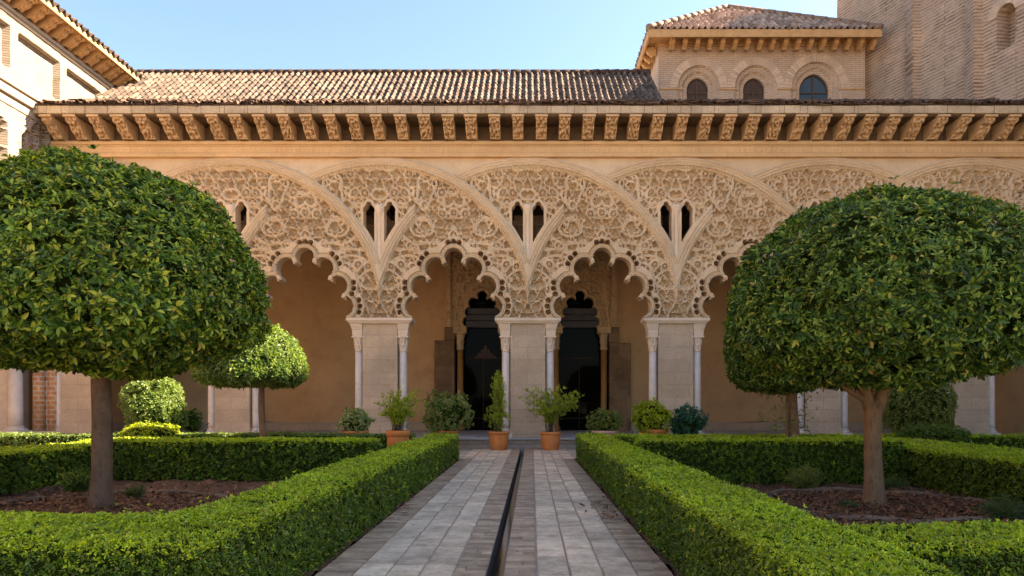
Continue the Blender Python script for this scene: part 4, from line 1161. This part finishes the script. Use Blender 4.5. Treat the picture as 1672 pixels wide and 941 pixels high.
def dome_core(B, c, R, Ht, Hb, k, mat, et=2.15, eb=3.6, seed=0):
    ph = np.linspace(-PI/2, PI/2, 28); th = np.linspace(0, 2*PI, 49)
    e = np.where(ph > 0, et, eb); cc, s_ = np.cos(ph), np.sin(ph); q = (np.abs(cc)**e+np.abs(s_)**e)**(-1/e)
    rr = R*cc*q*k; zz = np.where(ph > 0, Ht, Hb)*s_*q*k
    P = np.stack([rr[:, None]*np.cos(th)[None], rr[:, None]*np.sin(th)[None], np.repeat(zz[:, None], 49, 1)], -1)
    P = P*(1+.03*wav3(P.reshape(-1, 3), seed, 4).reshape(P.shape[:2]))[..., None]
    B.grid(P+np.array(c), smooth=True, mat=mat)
def crown(B, c, R, Ht, Hb, leaf, wid, n, k, seed, mat=0, core=1, spread=(35, 85), lump=.06, detail=True, grow=.35, et=2.15, eb=3.6, layers=((0, 1.0), (-.10, .55)), droop=.15, up=.35, rough=.022):
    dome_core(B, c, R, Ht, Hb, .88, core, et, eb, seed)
    for (dep, frac) in layers:
        P, N = dome_pts(int(n*frac), R, Ht, Hb, seed+int(dep*-100), et, eb)
        if detail and dep == 0:
            gap = wav3(P, seed+9, 7.5) + .6*wav3(P, seed+10, 3.0); kp = gap < 1.6; P, N = P[kp], N[kp]
        r = np.random.default_rng(seed+77)
        P = P + N*(lump*wav3(P, seed+2, 2.2/R*2)+lump*.7*wav3(P, seed+3, 7/R*2)+dep+r.normal(0, rough, len(P))*R/2)[:, None]
        stray = (r.random(len(P)) < .008)*r.uniform(.03, .09, len(P))*min(1, R/1.5); P = P + (N+np.array([0, 0, .5]))*stray[:, None]
        A = N + r.normal(0, .38, P.shape) + np.array([0, 0, up])
        low = np.clip((Ht*.35-P[:, 2])/(Ht*.35+Hb), 0, 1)
        leaves(B, *whorls(P+np.array(c), A, k, leaf*(1+grow*low), wid, spread, seed+5), mat=mat, detail=detail, droop=droop)

def limb(B, p0, p1, r0, r1, bend, n=7, seed=0, wob=.05):
    p0, p1 = np.array(p0, float), np.array(p1, float); t = np.linspace(0, 1, n)[:, None]
    P = p0+(p1-p0)*t+np.array(bend)*np.sin(PI*t)
    B.tube(P, np.linspace(r0, r1, n), 14, wob=wob)

# big tree, left
tx, ty = -5.81, 9.3; kt = F/ty
zc = EYE+(VY-505)/kt; R = 270/kt
t1 = thing('topiary_tree', 'large domed laurel tree with straight brown trunk on the left lawn bed', 'tree', (tx, ty, 0))
B_ = MB(); crown(B_, (tx-.03, ty, zc), R*.905, (505-243)/kt*.87, (600-505)/kt, 0.079, .43, 8000, 7, 101, layers=((0, 1.0), (-.10, .5)), rough=.026, eb=2.35)
B_.obj('crown', [M['laurel'], M['core']], t1)
B_ = MB(); z_ = np.linspace(-.05, zc-.2, 14)
rad = .128+.06*np.exp(-z_/.16)-.006*z_
B_.tube(np.stack([tx+.015*np.sin(z_*2)+.00*z_, np.full(14, ty), z_], 1), rad, 20, wob=.035)
for k in range(6):
    a = k*1.05+.3; limb(B_, (tx, ty, zc-.45), (tx+1.5*math.cos(a), ty+1.5*math.sin(a), zc+.5), .10, .03, (0, 0, -.1))
B_.obj('trunk', M['barkdark'], t1)
# big tree, right
ux, uy = 4.86, 9.58; ku = F/uy
zc2 = EYE+(VY-525)/ku; R2 = 246/ku
t2 = thing('topiary_tree', 'large domed laurel tree with forked pale brown trunk in the right bed', 'tree', (ux, uy, 0))
B_ = MB(); crown(B_, (ux+.06, uy, zc2), R2*.935, (525-304)/ku*.87, (622-525)/ku, .075, .41, 7600, 7, 202, layers=((0, 1.0), (-.10, .5)), rough=.024, eb=2.35)
B_.obj('crown', [M['laurel2'], M['core']], t2)
B_ = MB(); zf = EYE+(VY-660)/ku; z_ = np.linspace(-.05, zf, 12)
rad = .115+.055*np.exp(-z_/.18)+.012*np.exp(-(zf-z_)/.15)
B_.tube(np.stack([ux-.02*np.sin(z_*1.6), np.full(12, uy), z_], 1), rad, 20, wob=.04)
bx0 = ux-.02*math.sin(zf*1.6)
limb(B_, (bx0-.03, uy, zf-.1), (ux-.30, uy-.1, zc2-.2), .085, .055, (-.05, 0, -.02)); limb(B_, (bx0+.05, uy, zf-.1), (ux+.26, uy+.1, zc2-.1), .09, .06, (.05, 0, -.02))
limb(B_, (bx0-.02, uy+.05, zf-.05), (ux-.08, uy+.4, zc2), .09, .05, (-.02, 0, 0)); limb(B_, (bx0-.06, uy-.02, zf+.02), (ux-.85, uy-.3, zc2-.58), .042, .025, (-.05, 0, -.05))
for k in range(6):
    a = k*1.05+.6; limb(B_, (ux+.25*math.cos(a), uy+.25*math.sin(a), zc2-.5), (ux+1.4*math.cos(a), uy+1.4*math.sin(a), zc2+.4), .06, .02, (0, 0, -.05))
B_.obj('trunk', M['bark'], t2)
# small standard tree, left
sx, sy = at(424, 0, 16.2)[0], 16.2; ks = F/sy
t3 = thing('topiary_tree', 'small domed standard tree with sunlit pale leaves and slim trunk behind the big left tree', 'tree', (sx, sy, 0))
B_ = MB(); zq = EYE+(VY-602)/ks
crown(B_, (at(409, 0, sy)[0], sy, zq), 81/ks, (602-529)/ks, (626-602)/ks, .085, .45, 2600, 6, 303, detail=False, lump=.03, layers=((0, 1.0), (-.05, .5)))
B_.obj('crown', [M['pale'], M['core']], t3)
B_ = MB(); B_.tube([(at(428, 0, sy)[0]+.02*math.sin(z*3), sy, z) for z in np.linspace(0, zq, 10)], np.linspace(.085, .06, 10), 12, wob=.06); B_.obj('trunk', M['bark'], t3)
# slender tree behind, right
vx, vy = at(1294, 0, 16.2)[0], 16.2; kv = F/vy
t4 = thing('topiary_tree', 'tree with straight trunk and wispy side shoots half hidden behind the fork-trunked tree', 'tree', (vx, vy, 0))
B_ = MB(); zq = EYE+(VY-570)/kv
crown(B_, (at(1275, 0, vy)[0], vy, zq), 84/kv, (570-450)/kv, (636-570)/kv, .08, .42, 2600, 6, 404, detail=False, lump=.03, layers=((0, 1.0), (-.05, .5)))
B_.obj('crown', [M['laurel2'], M['core']], t4)
B_ = MB(); B_.tube([(vx+.02*math.sin(z*3), vy, z) for z in np.linspace(0, zq, 10)], np.linspace(.15, .11, 10), 14, wob=.06)
B_.tube([(at(1283, 0, vy)[0], vy-.1, z) for z in np.linspace(0, 1.5, 6)], .03, 8); B_.obj('trunk', M['bark'], t4)
r = np.random.default_rng(9); n = 150
P = np.stack([vx+r.normal(-.12, .32, n), vy+r.normal(0, .2, n), r.uniform(.75, 1.9, n)], 1)
B_ = MB(); leaves(B_, *whorls(P, r.normal(size=(n, 3))+np.array([0, 0, .6]), 5, np.full(n, .075), .35, (20, 70), 3)); B_.obj('foliage', M['olive'], t4)

def twigs(B, base, C, n, r0, seed, mat, bend=.12):
    r = np.random.default_rng(seed)
    for i in r.choice(len(C), min(n, len(C)), replace=False):
        p1 = C[i]; t = np.linspace(0, 1, 5)[:, None]; b0 = np.array(base)+np.append(r.normal(0, .05, 2), 0)
        P = b0+(p1-b0)*t + np.array([r.normal(0, bend*.3), r.normal(0, bend*.3), bend])*np.sin(PI*t)*.5
        B.tube(P, np.linspace(r0, r0*.3, 5), 5, mat=mat)
def bush(name, label, px, Y, y_top, y_bot, halfpx, mat, leaf, n, k=5, wid=.45, seed=1, et=2.0, eb=2.4, cat='shrub', group=None, base_z=0.0, eqf=.42, lump=.05, spread=(25, 75), depth=1.0):
    kk = F/Y; x = at(px, 0, Y)[0]; zt, zb_ = wz(y_top, Y), wz(y_bot, Y); H = zt-zb_
    B = MB(); c = (x, Y, zb_+H*eqf)
    crown(B, c, halfpx/kk, H*(1-eqf), H*eqf, leaf, wid, n, k, seed, detail=False, lump=lump, et=et, eb=eb, spread=spread, layers=((0, 1.0), (-.04, .5)), grow=0)
    return B, x, c
# free shrubs
def shrub(label, *a, stem=True, **kw):
    B, x, c = bush('shrub', label, *a, **kw)
    t = thing('shrub', label, 'shrub', (x, a[1], 0)); B.obj('foliage', [M[a[5]], M['core']], t)
    if stem:
        B2 = MB(); r = np.random.default_rng(4)
        for i in range(5): B2.tube([(x+r.normal(0, .08), a[1]+r.normal(0, .08), 0), (x+r.normal(0, .1), a[1], c[2]*.5), (x+r.normal(0, .2), a[1], c[2])], [.025, .02, .012], 6)
        B2.obj('stem', M['twig'], t)
    return t
def multi_shrub(label, parts, Y, mat, leaf, seed):
    x = at(parts[0][0], 0, Y)[0]; t = thing('shrub', label, 'shrub', (x, Y, 0)); B = MB()
    for i, (px, yt, ybm, hp, n) in enumerate(parts):
        kk = F/Y; zt, zb_ = wz(yt, Y), wz(ybm, Y); H = zt-zb_
        crown(B, (at(px, 0, Y)[0], Y-.15*i, zb_+H*.45), hp/kk, H*.55, H*.45, leaf, .45, n, 5, seed+i, detail=False, lump=.06, et=2.1, eb=2.4, layers=((0, 1.0), (-.05, .5)), grow=0)
    B.obj('foliage', [M[mat], M['core']], t)
    B = MB()
    for i in range(5): B.tube([(x+.05*i-.1, Y, 0), (x+.09*i-.2, Y, .5), (x+.12*i-.25, Y, 1.0)], [.03, .024, .015], 6)
    B.obj('stem', M['twig'], t)
multi_shrub('pale yellow-green lobed shrub standing left of the small standard tree', [(252, 606, 700, 42, 900), (285, 668, 702, 22, 300), (268, 640, 702, 36, 500)], 18.2, 'pale', .075, 500)
shrub('tall rounded olive-green clipped shrub to the right of the forked trunk', 1500, 18.4, 618, 712, 50, 'olive', .07, 1500, seed=510, et=2.8, eb=3.0, eqf=.45)
shrub('small dark shrub beside the pale lobed shrub', 314, 18.6, 672, 705, 11, 'laurel2', .06, 220, seed=520)
shrub('low bright clipped mound in the sunlit strip right of the left trunk', 245, 17.0, 695, 716, 44, 'lime', .05, 700, seed=530, stem=False)
shrub('low green clipped mound below the tall rounded shrub', 1522, 16.6, 697, 718, 52, 'box', .05, 800, seed=540, stem=False)

# ------------------------------------------------ potted plants on the terrace
def pot_mesh(x, Y, rt, rb_, h, mat, par, bowl=False):
    B = MB()
    pr = [(rb_*.98, 0), (rb_*1.02, .02), (rt*.86+rb_*.10, h*.45), (rt*.96, h*.82), (rt*.95, h*.84), (rt*1.04, h*.86), (rt*1.06, h*.93), (rt*1.03, h), (rt*.9, h), (rt*.87, h*.9)]
    B.lathe(x, Y, pr, 32); o = B.obj('pot', mat, par)
    B = MB(); B.lathe(x, Y, [(rt*.86, h*.86), (rt*.86, h*.905)], 24); B.obj('potting_soil', M['soil'], o)
    return o
def potted(label, px, Y, y_top, halfpx, pot_h_px, pot_hw_px, style, mat, seed, pot='terracotta', n=600, leaf=.07):
    kk = F/Y; x = at(px, 0, Y)[0]; h = wz(pot_h_px, Y); rt = pot_hw_px/kk
    t = thing('potted_plant', label, 'potted plant', (x, Y, 0), 'potted plants along the gallery step')
    pot_mesh(x, Y, rt*.95, rt*.72, h, M[pot], t)
    r = np.random.default_rng(seed); ztop = wz(y_top, Y); H = ztop-h; hw = halfpx/kk
    B = MB()
    if style == 'ball':
        c = (x, Y, h+H*.48)
        crown(B, c, hw*.9, H*.5, H*.48, leaf, .5, n, 5, seed, detail=False, lump=.10*hw/.5, et=2.0, eb=2.1, spread=(20, 75), layers=((0, .9), (-.06, .4)), rough=.06, grow=0)
        B.obj('foliage', [M[mat], M['core']], t)
        C, _ = dome_pts(60, hw*.8, H*.4, H*.4, seed); C = C+np.array(c)
        B = MB(); twigs(B, (x, Y, h*.95), C, 14, .016, seed, 0); B.obj('stem', M['twig'], t)
    else:
        # feathery stems: shoots rising from the pot, each set with small sprays
        S = MB(); PP, AA = [], []
        ns = n
        for i in range(ns):
            a = r.uniform(0, 2*PI); q = r.random()
            if style == 'cone':
                zt = h+H*(q**.8 if i > 8 else 1.0-.02*i); rad = hw*(1-(zt-h)/H)**.7*r.uniform(.5, 1.0)*1.1+.02
                if (zt-h)/H < .25: rad *= .55+1.8*(zt-h)/H
            else:
                zt = h+H*r.uniform(.35, 1.0); rad = hw*math.sqrt(r.random())*(.5+.85*min(1, (zt-h)/(H*.75)))*(1.0 if zt < h+H*.8 else .75)
            tip = np.array([x+rad*math.cos(a), Y+rad*math.sin(a), zt])
            if style == 'wide' and i < 16:
                tip = np.array([x+hw*r.uniform(.75, 1.05), Y+r.normal(0, .1), h+H*r.uniform(.5, .88)])
            b0 = np.array([x+r.normal(0, .05), Y+r.normal(0, .05), h*.93])
            tt = np.linspace(0, 1, 9)[:, None]
            P = b0+(tip-b0)*tt; P[:, 2] += .14*H*np.sin(PI*tt[:, 0]); P[:, :2] -= ((tip-b0)[:2]*.35)*np.sin(PI*tt)*.6
            S.tube(P, np.linspace(.006, .002, 9), 4)
            for j in range(2, 9):
                for _ in range(2):
                    PP.append(P[j]+r.normal(0, .03, 3)); AA.append(unit(P[j]-P[j-1])*1.2+r.normal(0, .5, 3)+np.array([0, 0, .4]))
        PP, AA = np.array(PP), np.array(AA)
        leaves(B, *whorls(PP, AA, 4, np.full(len(PP), leaf), .24, (12, 50), seed), droop=.05)
        B.obj('foliage', M[mat], t); S.obj('stem', M['twig'], t)
    return t
YT = 21.45
potted('upright feathery green plant in a terracotta pot before the pier left of the doorway', 650, 15.4, 640, 31, 703, 19.5, 'feather', 'feather', 601, n=70, leaf=.08)
potted('big rounded bush with bronze top in a pot before the left stone door jamb', 728, YT, 643, 34, 703, 19, 'ball', 'bronze', 602, n=800, leaf=.10)
potted('slim cone-shaped conifer in a terracotta pot left of the water channel', 814.5, YT, 610, 24, 704.5, 17.5, 'cone', 'feather', 603, n=110, leaf=.085)
potted('wide feathery green plant leaning sideways in a terracotta pot before the central pier', 899, YT, 632, 40, 705, 17.5, 'wide', 'feather', 604, n=80, leaf=.11)
potted('small rounded olive bush in a pale bowl right of the dark doorway', 988, YT, 674, 25, 703, 23, 'ball', 'olive', 605, pot='palepot', n=480, leaf=.08)
potted('rounded lime-green bush in a terracotta pot right of the doorway', 1066, YT, 660, 32, 701, 22.5, 'ball', 'lime', 606, n=560, leaf=.10)
potted('round dark blue-green bush beside the lime-green potted bush', 1121.5, YT, 672, 25, 709, 16, 'ball', 'bluegreen', 607, n=560, leaf=.085)
potted('low variegated cream-leaved plant in a terracotta bowl left of the doorway', 580, 21.0, 678, 25, 703.5, 22, 'ball', 'varieg', 608, n=260, leaf=.13)

# small plants in the beds
def tuft(label, px, py, hpx, wpx, mat, seed, n=70, leaf=.09):
    Y = EYE*F/(py-VY); x = at(px, 0, Y)[0]; kk = F/Y; H = hpx/kk; hw = wpx/2/kk; r = np.random.default_rng(seed)
    B = MB(); PP, AA = [], []
    for i in range(n):
        a = r.uniform(0, 6.28); q = math.sqrt(r.random())*hw; zt = H*r.uniform(.4, 1)*(1-.4*q/hw); tip = np.array([x+q*math.cos(a), Y+q*math.sin(a)*.8, zt])
        b0 = np.array([x+q*.2*math.cos(a), Y+q*.2*math.sin(a), 0]); tt = np.linspace(0, 1, 6)[:, None]
        P = b0+(tip-b0)*tt; B.tube(P, np.linspace(.006, .002, 6), 4, mat=1)
        for j in range(1, 6): PP.append(P[j]); AA.append(tip-b0+r.normal(0, .06, 3))
    leaves(B, *whorls(np.array(PP), np.array(AA), 4, np.full(len(PP), leaf), .2, (20, 60), seed), mat=0)
    o = B.obj('garden_plant', [M[mat], M['twig']], origin=(x, Y, 0)); return tag(o, label, 'plant')
tuft('upright rosemary-like tuft against the dark hedge left of the forked trunk', 1312, 800, 46, 55, 'olive', 701, 90, .07)
tuft('sparse low weed at the foot of the hedge just right of the forked trunk', 1456, 800, 24, 45, 'grassy', 702, 40, .06)
tuft('grey-green straggly plant under the hedge at the right edge of the bed', 1640, 850, 40, 80, 'grassy', 703, 60, .07)
tuft('small green seedling in the mulch just left of the forked trunk', 1388, 830, 14, 30, 'grassy', 704, 25, .05)
tuft('dark leafy tuft beside the left trunk in front of the hedge', 130, 806, 45, 50, 'laurel2', 705, 80, .08)
tuft('thin weed in the soil right of the left trunk', 222, 815, 30, 40, 'grassy', 706, 30, .06)
for (x, Y, lab, sd) in ((ux, uy, 'low earth rim circling the forked-trunk tree', 1), (tx, ty, 'low earth rim circling the straight-trunk big tree', 2)):
    B_ = MB(); n = 70
    P = [(x+1.55*math.cos(a)*(1+.03*math.sin(5*a)), Y+1.5*math.sin(a), .02+.015*math.sin(9*a+sd)) for a in np.linspace(0, 2*PI, n)]
    B_.tube(P, .04, 8, wob=.2)
    tag(B_.obj('basin_rim', M['ring'], origin=(x, Y, 0)), lab, 'planting rim')
